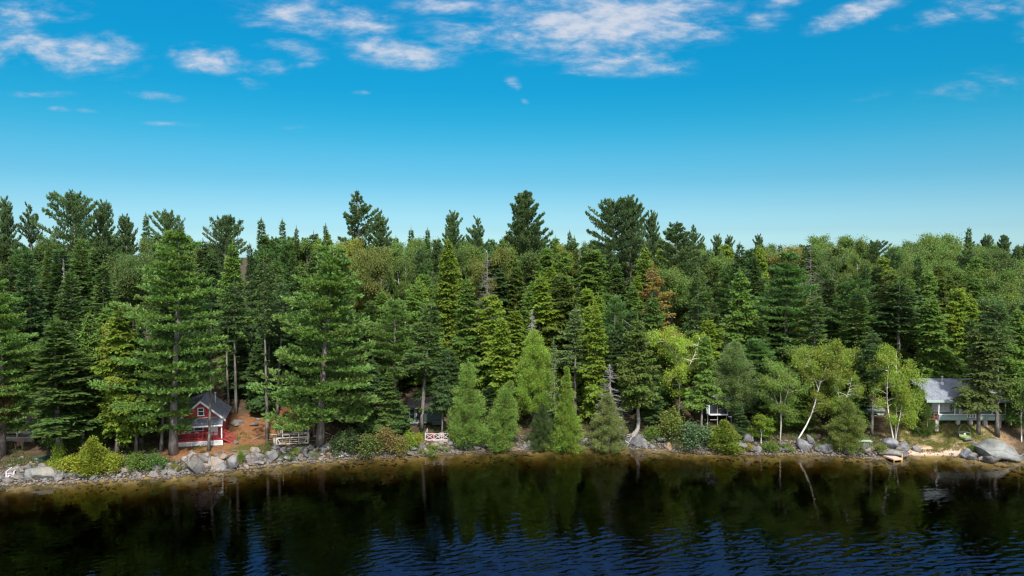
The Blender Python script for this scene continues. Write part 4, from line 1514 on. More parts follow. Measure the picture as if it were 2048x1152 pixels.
G_, W_, B_, L_ = (1, 1, 1), (1.15, 1.02, .88), (.88, .92, .98), (1.15, 1.14, 1.12)
for a in ((2006, 923, 90, 38, 'giant rounded boulder at the right end of the sandy beach', (1.15, 1.22, 1.15), 10),
          (1991, 930, 30, 18, 'small grey boulder lying in the water against the giant boulder', (1, .98, .95), 2),
          (68, 965, 74, 27, 'long low slab of rock beside the white dock ladder', (.9, .95, .9), 11),
          (78, 957, 30, 24, 'bluish block split from the long slab at the left', B_, 1),
          (113, 962, 25, 17, 'pale grey oval boulder right of the split blue block', L_, 0),
          (139, 962, 27, 17, 'two-toned boulder right of the pale oval one, under yellow-green bushes', G_, 6),
          (391, 946, 34, 34, 'tall grey boulder below the red cabin, left of the pair', G_, 3),
          (436, 944, 42, 30, 'broad pale boulder below the red cabin, right of the pair', (1.1, 1.08, 1.05), 0),
          (462, 942, 26, 31, 'angular boulder wedged behind the broad pale boulder', G_, 7),
          (380, 925, 30, 19, 'flat-topped boulder just under the red cabin lattice', L_, 9),
          (408, 928, 34, 20, 'grey boulder behind the tall one below the red cabin', G_, 1),
          (497, 934, 28, 22, 'reddish grey boulder left of the small bank bush by the dock frames', (1.1, .98, .95), 6),
          (513, 922, 22, 15, 'grey boulder at the foot of the grassy edge of the clearing', G_, 8),
          (539, 922, 32, 20, 'wide smooth boulder below the dock frames', L_, 4),
          (516, 932, 26, 10, 'flat stone at the waterline below the dock frames', G_, 5),
          (606, 912, 22, 18, 'boulder right of the green bush below the dock frames', (1.1, 1.05, .95), 2),
          (655, 905, 22, 18, 'boulder at the foot of the large dock-frame pine', G_, 7),
          (832, 893, 24, 15, 'slate-blue slanted boulder in front of the white-railed deck bushes', (.7, .78, .95), 1),
          (912, 888, 20, 16, 'grey boulder under the right end of the white-railed deck', G_, 6),
          (966, 896, 26, 14, 'boulder behind the crooked cedar trunk', G_, 3),
          (1063, 894, 15, 13, 'rounded grey boulder in the gap left of the spired cedar', G_, 0),
          (1100, 893, 14, 14, 'upright boulder in the shade just left of the spired cedar', B_, 3),
          (1276, 894, 36, 25, 'dark grey pointed boulder under the curved trunk', (.8, .8, .82), 9),
          (1295, 896, 21, 17, 'rounded pale boulder right of the dark pointed one', L_, 0),
          (1323, 887, 30, 13, 'mossy boulder up the bank behind the orange round boulder', (.85, 1, .8), 2),
          (1337, 901, 17, 14, 'round orange-tan boulder at the waterline', (1.75, 1.25, .8), 0),
          (1352, 900, 18, 11, 'white-topped boulder right of the round orange one', (1.2, 1.15, 1.2), 6),
          (1478, 901, 40, 16, 'long grey ledge below the small bright cedar', (.95, .95, .95), 5),
          (1498, 887, 26, 18, 'heap-shaped grey rock left of the vivid light green young tree', (.9, .9, .92), 8),
          (1508, 907, 28, 14, 'purplish flat boulder at the waterline below the vivid young tree', (1.0, .93, .95), 7),
          (1605, 904, 32, 24, 'steep dark boulder left of the leaning birch foot', (.8, .82, .85), 1),
          (1622, 896, 22, 26, 'upright boulder under the leaning birch foot', G_, 3),
          (1651, 907, 42, 17, 'wide low boulder right of the leaning birch foot', B_, 4),
          (1683, 904, 22, 17, 'dark boulder in the shade under the low round cedar', (.7, .72, .75), 2),
          (1701, 910, 20, 17, 'rounded boulder left of the pale green bench', B_, 6),
          (1738, 908, 26, 22, 'largest boulder under the pale green bench', G_, 0),
          (1718, 906, 18, 18, 'narrow boulder under the left half of the pale green bench', G_, 9),
          (1784, 916, 46, 17, 'long rock shelf at the head of the little dock', (1.02, 1.0, .97), 5),
          (1783, 900, 36, 22, 'grey boulder at the roots of the forked birch', B_, 7),
          (1812, 906, 28, 22, 'boulder between the forked birch and the beach', B_, 1),
          (1808, 917, 24, 12, 'tan-grey flat boulder right of the little dock', W_, 8),
          (1835, 905, 16, 12, 'pale boulder at the left end of the beach sand', L_, 2),
          (1934, 916, 24, 20, 'boulder at the right end of the beach sand', B_, 9),
          (1950, 922, 26, 14, 'low boulder between the beach sand and the giant boulder', G_, 6),
          (1957, 896, 20, 10, 'half-buried boulder in the grass above the giant boulder', (.95, 1, .9), 4),
          (1937, 884, 16, 9, 'half-buried rock in the grass below the green rowboat', L_, 5),
          (1920, 872, 14, 9, 'grey rock beside the left side of the green rowboat', G_, 2),
          (470, 853, 26, 11, 'whitish rock at the foot of the slope right of the red cabin', (1.3, 1.25, 1.25), 8),
          (508, 853, 17, 7, 'flat white rock in the middle of the clearing slope', (1.3, 1.25, 1.25), 5),
          (515, 842, 10, 5, 'small white rock above the flat one on the clearing slope', (1.3, 1.3, 1.25), 6),
          (540, 840, 9, 5, 'little white rock by the straight grey trunk at the clearing', (1.3, 1.3, 1.25), 0),
          (471, 889, 12, 7, 'tan stone at the foot of the red cabin stairs', W_, 4)):
    boulder(*a[:6], a[6])
STR = [(-30, 'the white dock ladder'), (60, 'the long low slab'), (130, 'the pale oval boulder'), (185, 'the bright cedar shrub'), (240, 'the yellow-green shore hemlock'),
       (300, 'the small green bank bushes'), (350, 'the tallest shore pine'), (415, 'the red cabin'), (480, 'the small bank bush'), (540, 'the needle-covered clearing'),
       (590, 'the dock frames'), (645, 'the large dock-frame pine'), (700, 'the driftwood log'), (760, 'the bronze bushes'), (820, 'the dark green cabin'), (875, 'the white-railed deck'),
       (935, 'the plump cedar'), (990, 'the crooked waterside cedar'), (1075, 'the dark low cedar'), (1132, 'the spired cedar'), (1175, 'the dead-topped cedar'),
       (1260, 'the curved trunk'), (1310, 'the round orange boulder'), (1380, 'the dark bank bush'), (1445, 'the small bright cedar'), (1500, 'the grey rock heap'),
       (1550, 'the vivid young tree'), (1615, 'the leaning birch'), (1665, 'the low round cedar'), (1730, 'the pale green bench'), (1790, 'the little dock'), (1945, 'the beach sand'), (1975, 'the giant boulder'), (2048, 'the right edge')]
rnd = []
px = -25.0
while px < 2075:
    if px < 660:
        n, lo, hi, dmax = R.choice((3, 4, 4)), 8, 21, 3.0
    else:
        n, lo, hi, dmax = R.choice((2, 2, 3)), 7, 20, 1.9
    if 1822 < px < 1918:
        px += 30
        continue
    for k in range(n):
        x = px + R.uniform(-9, 9)
        y0 = float(np.interp(x, [s_[0] for s_ in SHORE], [s_[1] for s_ in SHORE]))
        y = y0 + 1 - R.random() ** 1.3 * dmax * 9
        wd = R.uniform(lo, hi) * (1.15 if px < 660 else 1)
        if any(math.hypot((x - a) / 1.2, y - b) < (wd + ww) * .27 for a, b, ww in rnd):
            continue
        rnd.append((x, y, wd))
    px += 13.5
print('BOULDERS', len(rnd))
rnd = R.sample(rnd, min(len(rnd), 245))
bys = {}
for x, y, wd in rnd:
    s_ = min(STR, key=lambda q: abs(q[0] - x))
    y0 = float(np.interp(x, [q[0] for q in SHORE], [q[1] for q in SHORE]))
    row = 'waterline' if y > y0 - 6 else 'upper-bank'
    bys.setdefault((s_[1], row), []).append((x, y, wd))
NTH = ['first', 'second', 'third', 'fourth', 'fifth', 'sixth', 'seventh', 'eighth', 'ninth', 'tenth', 'eleventh', 'twelfth', 'thirteenth', 'fourteenth']
for (lm, row), ls in bys.items():
    ls.sort()
    for n, (x, y, wd) in enumerate(ls):
        sz = 'small' if wd < 11 else 'middling' if wd < 16 else 'large'
        nth = f'{NTH[min(n, 13)]} from left of the' if len(ls) > 1 else 'lone one among'
        lab = (f'{NTH[min(n, 13)]} from left of the ' if len(ls) > 1 else '') + f'grey {row} boulders by {lm}' if len(ls) > 1 else f'{sz} grey {row} boulder by {lm}'
        boulder(x, y, wd, wd * R.uniform(.5, .78), lab, R.choice((G_, G_, L_, W_, B_, (1.2, 1.1, 1.0), (1.25, 1.22, 1.2))), group='rubble boulders along the bank')

# the small stones between them: past counting
ST = [boulder_mesh(400 + k, 1, .7)[0] for k in range(4)]
sv_, sf_ = [], []
allv_, allf_, nv = [], [], 0
base_st = []
for m_ in ST:
    v = np.array([x.co for x in m_.vertices])
    f = np.array([p.vertices[:] for p in m_.polygons])
    base_st.append((v, f))
r_ = np.random.default_rng(77)
cnt = 0
while cnt < 6500:
    x = r_.uniform(-85, 85)
    sy = float(shore_y(x))
    pxx = 1024 + F * x / sy
    left = pxx < 660
    d = abs(r_.normal(0, 1.0)) * (2.3 if left else 1.7) - 0.7
    if beach_w(x) > .5 and r_.random() > .12:
        continue
    y = sy + d
    s_ = r_.uniform(.07, .27) * (1.25 if left else 1)
    v, f = base_st[r_.integers(4)]
    a = r_.uniform(0, 6.28)
    ca, sa = math.cos(a), math.sin(a)
    q_ = v * s_ * r_.uniform(.7, 1.3, 3)
    q_ = np.stack([q_[:, 0] * ca - q_[:, 1] * sa + x, q_[:, 0] * sa + q_[:, 1] * ca + y, q_[:, 2] + gz(x, y) + s_ * .25], 1)
    allv_.append(q_)
    allf_.append(f + nv)
    nv += len(v)
    cnt += 1
me_ = bpy.data.meshes.new('shore_stones')
me_.from_pydata(np.concatenate(allv_).tolist(), [], np.concatenate(allf_).tolist())
me_.materials.append(M['rock'])
o = bpy.data.objects.new('shore_stones', me_)
COL.objects.link(o)
o.color = (1.15, 1.08, 1.0, 1)
tag(o, 'small pale stones heaped between the boulders along the whole waterline', 'stones', kind='stuff')

allv_, allf_, nv, cnt = [], [], 0, 0
while cnt < 900:
    x = r_.uniform(-85, 85)
    d = -0.7 - abs(r_.normal(0, 2.2))
    if math.sin(x * .37 + 2) + math.sin(x * 1.1) * .6 < r_.uniform(-1, 1):
        continue
    y = float(shore_y(x)) + d
    s_ = r_.uniform(.12, .42)
    v, f = base_st[r_.integers(4)]
    a = r_.uniform(0, 6.28)
    ca, sa = math.cos(a), math.sin(a)
    q_ = v * s_ * r_.uniform(.7, 1.3, 3)
    zb_ = min(gz(x, y) + s_ * .2, -.06 - s_ * .55)
    allv_.append(np.stack([q_[:, 0] * ca - q_[:, 1] * sa + x, q_[:, 0] * sa + q_[:, 1] * ca + y, q_[:, 2] * .7 + zb_], 1))
    allf_.append(f + nv)
    nv += len(v)
    cnt += 1
me_ = bpy.data.meshes.new('sunken_stones')
me_.from_pydata(np.concatenate(allv_).tolist(), [], np.concatenate(allf_).tolist())
me_.materials.append(M['rock'])
o = bpy.data.objects.new('sunken_stones', me_)
COL.objects.link(o)
o.color = (.9, .8, .6, 1)
tag(o, 'stones lying under the tea-coloured shallow water along the bank', 'stones', kind='stuff')
for k, (ax, ay, bx, by, lab) in enumerate(((148, 962, 172, 957, 'thin grey stick on the stones below the cone-shaped cedar shrub'), (560, 917, 582, 921, 'grey broken branch on the stones below the dock frames'),
                                           (726, 912, 752, 909, 'pale stick on the stones right of the driftwood log'), (1010, 896, 1040, 899, 'grey branch at the waterline left of the dark low cedar'),
                                           (1365, 901, 1388, 897, 'thin bleached branch below the wide blue-green bush'), (1560, 903, 1590, 906, 'grey branch lying left of the steep dark boulder'),
                                           (1842, 884, 1872, 880, 'bleached branch on the grass above the beach'), (505, 880, 530, 872, 'grey fallen branch on the brown needles of the clearing'))):
    p1, p2 = hit(ax, ay), hit(bx, by)
    md = (p1 + p2) / 2 + Vector((0, R.uniform(-.15, .15), .12))
    br_ = MB().tube([p1 + Vector((0, 0, .06)), md, p2 + Vector((0, 0, .10))], [.06, .05, .02], 6)
    br_.tube([md, md + Vector((.25, .35, .22))], [.03, .01], 5)
    tag(br_.build('fallen_branch', M['dead'], None, True), lab, 'branch', 'fallen branches on the bank')

# ------------------------------------------------------------------ bushes and ground plants
GRN, YEL, BRZ, DKB, LIM = (.10, .16, .028), (.21, .235, .022), (.17, .135, .045), (.05, .085, .028), (.17, .25, .025)
for kind, bx, by, ty, hw, col, lab in (
        ('youngcedar', 186, 944, 874, 29, (.20, .24, .028), 'bright yellow-green cone-shaped cedar shrub on the left rubble bank'),
        ('bush1', 148, 942, 905, 30, YEL, 'low yellow-green bush left of the cone-shaped cedar shrub'),
        ('bush2', 105, 938, 915, 20, YEL, 'small yellow-green bush above the pale oval boulder'),
        ('bush3', 116, 935, 880, 18, LIM, 'light green sapling bush against the pale trunk at the left'),
        ('bush1', 228, 942, 900, 24, (.17, .20, .02), 'yellow-flowering bush right of the cone-shaped cedar shrub'),
        ('bush1', 272, 940, 902, 26, GRN, 'green bush left of the rounder one on the rubble bank'),
        ('bush1', 313, 936, 903, 22, (.085, .165, .035), 'rounder fresh green bush on the rubble bank left of the tallest pine'),
        ('bush2', 352, 940, 925, 14, (.15, .15, .03), 'small olive plant among the stones under the tallest pine'),
        ('bush3', 481, 925, 900, 10, GRN, 'small upright bush between boulders right of the pale broad boulder'),
        ('bush2', 575, 921, 902, 16, GRN, 'green plant among the stones below the dock frames'),
        ('bush1', 594, 908, 893, 9, LIM, 'light green plant below the right half of the dock frames'),
        ('bush2', 629, 912, 900, 10, GRN, 'small plant left of the large dock-frame pine foot'),
        ('bush2', 532, 896, 882, 18, (.10, .11, .035), 'dull low bush at the foot of the slender long-stemmed spruce'),
        ('bush2', 405, 905, 897, 6, (.14, .11, .03), 'tiny brown tuft at the foot of the trunk before the porch'),
        ('bush1', 690, 905, 855, 34, DKB, 'dark bush right of the large dock-frame pine foot'),
        ('bush1', 742, 908, 862, 34, (.09, .125, .03), 'green rounded bush left of the bronze bushes'),
        ('bush3', 772, 905, 850, 32, BRZ, 'taller bronze-leaved bush left of the white-railed deck'),
        ('bush1', 800, 907, 868, 26, (.15, .145, .04), 'lower bronze bush left of the slate-blue boulder'),
        ('bush3', 818, 900, 858, 16, LIM, 'lime green bush left of the white-railed deck steps'),
        ('bush1', 836, 892, 862, 12, YEL, 'yellow-green bush at the left end of the white-railed deck'),
        ('bush2', 872, 905, 888, 34, GRN, 'spreading green plants below the white-railed deck'),
        ('bush1', 928, 897, 866, 22, DKB, 'dark green bush under the plump cedar'),
        ('bush1', 1306, 878, 850, 26, GRN, 'green bush left of the big yellow-dotted bush'),
        ('bush3', 1345, 880, 808, 34, (.13, .165, .032), 'big yellow-dotted bush under the white-limbed birch'),
        ('bush1', 1392, 892, 838, 42, (.06, .105, .045), 'wide blue-green bush in front of the screened dark cabin'),
        ('bush2', 1362, 895, 874, 20, (.13, .13, .05), 'low brownish bush right of the white-topped boulder'),
        ('youngcedar', 1448, 900, 840, 29, (.15, .20, .03), 'small bright cone-shaped cedar in front of the screened dark cabin'),
        ('bush2', 1500, 900, 884, 13, (.24, .20, .02), 'yellow-leaved plant beside the grey rock heap'),
        ('bush1', 1538, 903, 880, 18, GRN, 'leafy green plant right of the vivid young tree'),
        ('bush2', 1568, 903, 884, 20, (.12, .18, .03), 'light green plant left of the steep dark boulder'),
        ('bush2', 1640, 898, 886, 12, GRN, 'small green plant above the wide low boulder'),
        ('bush1', 1761, 906, 884, 15, (.13, .16, .035), 'olive bush just right of the pale green bench'),
        ('bush2', 1943, 905, 885, 10, GRN, 'grassy plant between beach boulders left of the giant boulder'),
        ('bush1', 2035, 850, 815, 22, LIM, 'light green bush behind the thin-stemmed light green tree')):
    b = hit(bx, by)
    t = at(bx, ty, b.y)
    b.z -= .05
    plant_tree(kind, b, t, hw * b.y / F, col, 'bush' if 'bush' in kind else 'cedar_shrub', lab, 'bush', 'bushes along the bank', crown_name='leaves')


def tufts(name, n, f_ok, L, col, label, seed, W=.018):
    lv = Leaves(seed)
    P = []
    r = np.random.default_rng(seed)
    while len(P) < n:
        x = r.uniform(-88, 88)
        d = r.uniform(.8, 16)
        y = float(shore_y(x)) + d
        if f_ok(x, y, d, r):
            P.append((x, y, gz(x, y) - .02))
    P = np.repeat(np.array(P), 6, 0)
    P[:, :2] += lv.r.normal(0, .09, (len(P), 2))
    lv.kites(P, lv.r.normal(0, .38, (len(P), 3)) + [0, 0, 1], L, W, flat=0, tint=lv.r.uniform(0, 1, len(P)))
    o = bpy.data.objects.new(name, lv.mesh(name))
    COL.objects.link(o)
    o.color = col + (1,)
    return tag(o, label, name.replace('_', ' '), kind='stuff')


_ga, _gb, _gc = hit(1890, 878), hit(505, 898), hit(1850, 872)


def patch(x, y):
    return max(0, 1 - math.hypot((x - _ga.x) / 9, (y - _ga.y) / 5)) + max(0, 1 - math.hypot((x - _gb.x) / 3.2, (y - _gb.y) / 1.6)) + max(0, 1 - math.hypot((x - _gc.x) / 6, (y - _gc.y) / 5))


tufts('grass', 3400, lambda x, y, d, r: r.random() < patch(x, y) * 1.6 and math.sin(x * 1.1) * math.sin(y * 1.7) > -.35, .26, (.15, .15, .04), 'dry olive grass tufts above the beach and along the clearing edge', 61)
tufts('undergrowth', 5200, lambda x, y, d, r: math.sin(x * .55 + 1) * math.sin(y * .8 + x * .2) > (.35 if -42 < x < -24 else -.1) and beach_w(x) < .4 and r.random() < 1.3 - d / 12,
      .34, (.075, .115, .03), 'low green undergrowth along the top of the stony bank', 62, .035)
M['bleached'] = painted('greyish_white_with_shade', (.46, .43, .43), grime=.4)  # ladder's greyish white; on deck railings, white greyed down to imitate shade
# ------------------------------------------------------------------ cabins, decks and everything people left on the shore


def local(root):
    root_m = Matrix.Translation(root.location) @ Matrix.Rotation(root.rotation_euler.z, 4, 'Z')
    inv = root_m.inverted()
    return lambda p: inv @ p


def sash_window(parent, x0, x1, z0, z1, y, fr='white', sashes=1, mid=True, pane='glass', fw=.09, out=-1):
    """Frame with sill proud of the wall at y, glass as a child behind it (out = -1: the wall faces -y)."""
    f = MB()
    a, b = (y + out * .05, y) if out < 0 else (y, y + .05)
    f.box(x0, x0 + fw, a, b, z0, z1)
    f.box(x1 - fw, x1, a, b, z0, z1)
    f.box(x0 + fw, x1 - fw, a, b, z1 - fw, z1)
    f.box(x0 - .04, x1 + .04, a - .03, b, z0 - fw, z0)
    for k in range(1, sashes):
        c = x0 + (x1 - x0) * k / sashes
        f.box(c - fw * .6, c + fw * .6, a, b, z0, z1 - fw)
    if mid:
        zm = (z0 + z1) / 2
        e = [x0 + (x1 - x0) * k / sashes for k in range(sashes + 1)]
        for k in range(sashes):
            f.box(e[k] + fw, e[k + 1] - fw, a + .012, b, zm - .025, zm + .025)
    fo = f.build('window', M[fr], parent)
    g = MB().box(x0 + fw, x1 - fw, y + out * .012, y + out * .004, z0, z1 - fw)
    g.build('pane', M[pane], fo)
    return fo


def adirondack(name, loc, rz, mat, label, group=None, s=1.0):
    t = empty(name, loc, rz, label, 'chair', group)
    b = MB()
    for k in range(5):
        x = -.24 + k * .12
        hgt = .95 + .10 * math.cos((k - 2) * .7)
        b.bar((x * s, .22 * s, .30 * s), (x * 1.15 * s, (.22 + .30) * s, hgt * s), .10 * s, .02 * s, (0, 1, 0))
    b.build('backrest', M[mat], t)
    q_ = MB()
    for k in range(5):
        y = -.25 + k * .115
        q_.box(-.28 * s, .28 * s, y * s, (y + .10) * s, (.36 - .022 * k) * s, (.38 - .022 * k) * s)
    q_.build('seat', M[mat], t)
    for sx_ in (-1, 1):
        MB().box((sx_ * .36 - .065) * s, (sx_ * .36 + .065) * s, -.32 * s, .36 * s, .56 * s, .585 * s).build('armrest', M[mat], t)
        MB().box((sx_ * .31 - .03) * s, (sx_ * .31 + .03) * s, -.28 * s, -.20 * s, 0, .56 * s).build('leg', M[mat], t)
        MB().bar((sx_ * .31 * s, .45 * s, 0), (sx_ * .31 * s, .30 * s, .56 * s), .06 * s, .06 * s).build('leg', M[mat], t)
    return t


# ---- red cabin -------------------------------------------------------------------------------------------------------
TH = math.radians(15)
c0 = at(399, 897, 98.3)
gzc = gz(c0.x, c0.y)
cab = empty('red_cabin', (c0.x, c0.y, gzc), TH, 'small red gabled cabin with white trim, grey roof and lattice-skirted porch', 'cabin')
HWD, PD_, LEN = 2.92, 1.9, 7.4            # half width, porch depth, length behind the porch
FZ, EZ, RZ = .86, 3.25, 5.75              # floor, eaves, ridge above ground
b = MB()
b.prism([(-HWD, FZ - .5), (HWD, FZ - .5), (HWD, EZ), (0, RZ - .12), (-HWD, EZ)], PD_, PD_ + LEN)
b.build('wall', M['red'], cab)
MB().box(-HWD, HWD, PD_ + .3, PD_ + LEN, -1.2, FZ - .5).build('foundation', M['concrete'], cab)
rf = MB()
sl = (RZ - EZ) / HWD
ov, th = .30, .12
for s_ in (-1, 1):
    xo, zo = s_ * (HWD + ov), EZ - sl * ov
    rf.prism([(0, RZ), (xo, zo), (xo, zo + th), (0, RZ + th)], PD_ - .35, PD_ + LEN + .3)
roof = rf.build('roof', M['shingle'], cab)
dm = MB()                                  # raised shed dormer on the left slope
dm.prism([(-2.3, RZ - 2.3 * sl + .1), (-.15, RZ + .0), (-.15, RZ + .2), (-2.3, RZ - .55)], PD_ + 3.2, PD_ + 6.4)
dm.build('dormer', M['shingle'], roof)
MB().box(-2.42, -2.3, PD_ + 3.1, PD_ + 6.5, RZ - .75, RZ - .52).build('dormer_trim', M['white'], roof)
ch = MB()
px_, py_ = 1.45, PD_ + 3.6
zb = RZ - sl * px_
ch.tube([(px_, py_, zb - .1), (px_, py_, zb + 1.55)], .085, 10)
cp_ = ch.build('stovepipe', M['metal'], roof, True)
MB().tube([(px_, py_, zb + 1.62), (px_, py_, zb + 1.66), (px_, py_, zb + 1.76)], [.19, .19, .03], 10).build('pipe_cap', M['metal'], cp_, True)
for s_ in (-1, 1):
    xo, zo = s_ * (HWD + ov), EZ - sl * ov
    bb = MB()
    bb.prism([(0, RZ - .16), (xo, zo - .16), (xo, zo + th + .02), (0, RZ + th + .02)], PD_ - .40, PD_ - .353)
    bb.build('barge_board', M['white'], cab)
MB().box(-HWD + .02, HWD - .02, PD_ - .06, PD_ - .003, EZ + .12, EZ + .21).build('gable_trim', M['white'], cab)
sash_window(cab, -.42, .42, EZ + .55, EZ + 1.6, PD_ - .004)
sash_window(cab, -2.1, .28, FZ + .85, FZ + 1.98, PD_ - .004, sashes=2)
d = MB()
d.box(1.05, 1.17, PD_ - .06, PD_ - .004, FZ, FZ + 2.1)
d.box(2.03, 2.15, PD_ - .06, PD_ - .004, FZ, FZ + 2.1)
d.box(1.17, 2.03, PD_ - .06, PD_ - .004, FZ + 1.99, FZ + 2.1)
df = d.build('door_frame', M['white'], cab)
dl = MB().box(1.17, 2.03, PD_ - .04, PD_ - .006, FZ + .02, FZ + 1.99).build('door', M['white'], cab)
MB().box(1.28, 1.92, PD_ - .05, PD_ - .043, FZ + 1.22, FZ + 1.85).build('door_glass', M['glass'], dl)
MB().tube([(1.26, PD_ - .09, FZ + 1.0), (1.26, PD_ - .04, FZ + 1.0)], .035, 8).build('handle', M['metal'], dl)
# porch
pf = MB()
for k in range(13):
    y = .02 + k * .145
    pf.box(-HWD - .02, HWD + .02, y, y + .135, FZ - .07, FZ - .02)
pf.build('porch_floor', M['redwood'], cab)
MB().box(-HWD - .04, HWD + .04, -.03, .018, FZ - .24, FZ - .0).build('porch_fascia', M['redwood'], cab)
pr = MB()
zlo, zhi = EZ - .55, EZ + .10
pr.prism([(-.28, zlo), (PD_ - .005, zhi), (PD_ - .005, zhi + .09), (-.28, zlo + .09)], -HWD - .08, HWD + .08, 'x')
pr.build('porch_roof', M['shingle'], cab)
MB().box(-HWD - .09, HWD + .09, -.33, -.283, zlo - .06, zlo + .10).build('porch_trim', M['white'], cab)
MB().box(-HWD, HWD, -.01, .10, zlo - .20, zlo - .02).build('porch_beam', M['white'], cab)
for s_ in (-1, 1):
    MB().box(s_ * (HWD - .06) - .07, s_ * (HWD - .06) + .07, -.02, .12, FZ - .02, zlo - .2).build('porch_post', M['white'], cab)
for xa, xb in ((-HWD + .08, -1.35), (-1.25, .35), (.45, 1.75), (1.85, HWD - .15)):
    rl = MB()
    rl.box(xa, xb, .02, .09, FZ + .86, FZ + .94)
    rl.box(xa, xb, .03, .08, FZ + .12, FZ + .19)
    n = int((xb - xa) / .17)
    for k in range(n):
        x = xa + (k + .5) * (xb - xa) / n
        rl.box(x - .022, x + .022, .035, .075, FZ + .19, FZ + .86)
    rl.build('railing', M['redwood'], cab)
for x in (-1.3, .4, 1.8):
    MB().box(x - .05, x + .05, .01, .11, FZ - .02, FZ + 1.0).build('railing_post', M['redwood'], cab)
lt = MB()
lattice(lt, -HWD, HWD, -.35, FZ - .25, -.015, .19, .05)
for x in (-HWD, -1.0, 1.0, HWD):
    lt.box(x - .05, x + .05, -.045, -.018, -.4, FZ - .25)
lt.box(-HWD, HWD, -.046, -.02, FZ - .34, FZ - .245)
lt.build('lattice_skirt', M['white'], cab)
MB().box(-HWD + .02, HWD - .02, .3, .34, -.4, FZ - .26).build('porch_shade_panel', M['darkbrown'], cab)  # dark sheet stands in for shade in the open hollow behind the lattice
sp_ = MB()
for k in range(4):
    sp_.box(HWD + .05 + k * .3, HWD + .38 + k * .3, .4, 1.35, FZ - .08 - (k + 1) * .2, FZ - .03 - (k + 1) * .2)
st_ = sp_.build('stairs', M['redwood'], cab)
for y in (.36, 1.39):
    h_ = MB()
    h_.bar((HWD + .05, y, FZ + .9), (HWD + 1.5, y, FZ + .1), .06, .09)
    h_.bar((HWD + .05, y, FZ + .3), (HWD + 1.5, y, FZ - .5), .05, .07)
    h_.bar((HWD + .05, y, FZ - .15), (HWD + 1.5, y, FZ - .95), .05, .2)
    h_.box(HWD + 1.44, HWD + 1.54, y - .05, y + .05, FZ - 1.1, FZ + .2)
    for k in range(7):
        x = HWD + .18 + k * .19
        h_.bar((x, y, FZ + .22 - .55 * k * .19), (x, y, FZ + .80 - .55 * k * .19), .035)
    h_.build('stair_railing', M['redwood'], st_)
MW = Matrix.Translation(cab.location) @ Matrix.Rotation(TH, 4, 'Z')


def incab(x, y, z):
    return MW @ Vector((x, y, z))


tb_ = empty('porch_table', incab(-1.6, .95, FZ - .02), TH, 'long dark table with white cushions behind the red porch railing', 'table')
MB().box(-.85, .85, -.33, .33, .70, .75).build('tabletop', M['darkbrown'], tb_)
for x in (-.75, .75):
    for y in (-.26, .26):
        MB().box(x - .04, x + .04, y - .04, y + .04, 0, .70).build('leg', M['darkbrown'], tb_)
for k, x in enumerate((-2.15, -1.45, -.45)):
    cu = MB()
    cu.tube([(0, 0, 0), (0, 0, .02), (0, 0, .11), (0, 0, .14)], [.15, .19, .18, .10], 12)
    o = cu.build('cushion', M['white'], None, True)
    o.location = incab(x, .95, FZ + .735)
    o.scale = (1.5, .9, 1)
    tag(o, ('white bundle at the left end', 'white bundle in the middle', 'white bundle at the right end')[k] + ' of the dark porch table', 'cushion', 'white bundles on the porch table')
adirondack('porch_chair', incab(-2.35, .42, FZ - .02), TH + PI, 'darkbrown', 'dark chair at the left end of the red porch', 'chairs on the red porch', .8)
adirondack('porch_chair', incab(.55, 1.1, FZ - .02), TH, 'redwood', 'red chair beside the cabin door on the porch', 'chairs on the red porch', .85)

# ---- stored dock frames --------------------------------------------------------------------------------------------
p0 = hit(584, 890)
dk = empty('timber_stack', (p0.x - .2, p0.y + 1.2, p0.z + .12), math.radians(12), 'stack of weathered timber dock frames with upright posts on the clearing', 'timber stack')
W2, DP = 2.15, 1.25
for y, nm in ((-DP, 0), (DP, 1)):
    fr = MB()
    fr.box(-W2, W2, y - .06, y + .06, .86, 1.0)
    fr.box(-W2, W2, y - .06, y + .06, .02, .14)
    fr.box(-W2, -W2 + .12, y - .055, y + .055, .14, .86)
    fr.box(W2 - .12, W2, y - .055, y + .055, .14, .86)
    fr.bar((-W2 + .12, y, .86), (-W2 + .6, y, .15), .08, .08, (0, 1, 0))
    fr.bar((W2 - .12, y, .86), (W2 - .6, y, .15), .08, .08, (0, 1, 0))
    fr.build('side_frame', M['palewood'], dk)
inn = MB()
inn.box(-W2 + .5, W2 - .3, -DP - .02, -DP + .10, .30, .40)
inn.box(-W2 + .5, W2 - .3, -DP - .02, -DP + .10, .60, .68)
inn.build('inner_frame', M['ply'], dk)
en = MB()
en.box(-W2 - .05, -W2, -DP, DP, .0, 1.0)
en.build('end_panel', M['ply'], dk)
dp_ = MB()
for k in range(9):
    y = -DP + .1 + k * .26
    dp_.box(-W2 + .14, W2 - .14, y, y + .23, 1.005, 1.05) if k in (4, 5, 6, 7, 8) else None
dp_.build('deck_boards', M['greywood'], dk)
ms = MB()
ms.box(W2 - .85, W2 - .05, DP - .05, DP + .0, 1.05, 1.75)
ms.build('black_mesh', M['black'], dk)
for x, y, h, t in ((-W2 + .02, DP + .1, 2.5, .05), (-W2 + .4, DP + .08, 2.0, .09), (-1.25, -DP - .09, 2.2, .05), (.1, DP + .09, 1.75, .04),
                   (.9, -DP - .09, 1.5, .05), (-.35, -DP - .09, 1.35, .05), (1.25, DP + .1, 2.9, .04), (W2 - .05, -DP - .09, 2.55, .05), (W2 + .05, -DP + .2, 1.2, .05)):
    MB().bar((x, y, -.25), (x + R.uniform(-.06, .06), y, h), t * 1.6).build('post', M['palewood'], dk)
wk = MB()
wk.box(-W2 - .34, -W2 - .06, -DP - .5, -DP - .1, .0, 1.15)
wk.build('leaning_board', M['greywood'], dk)
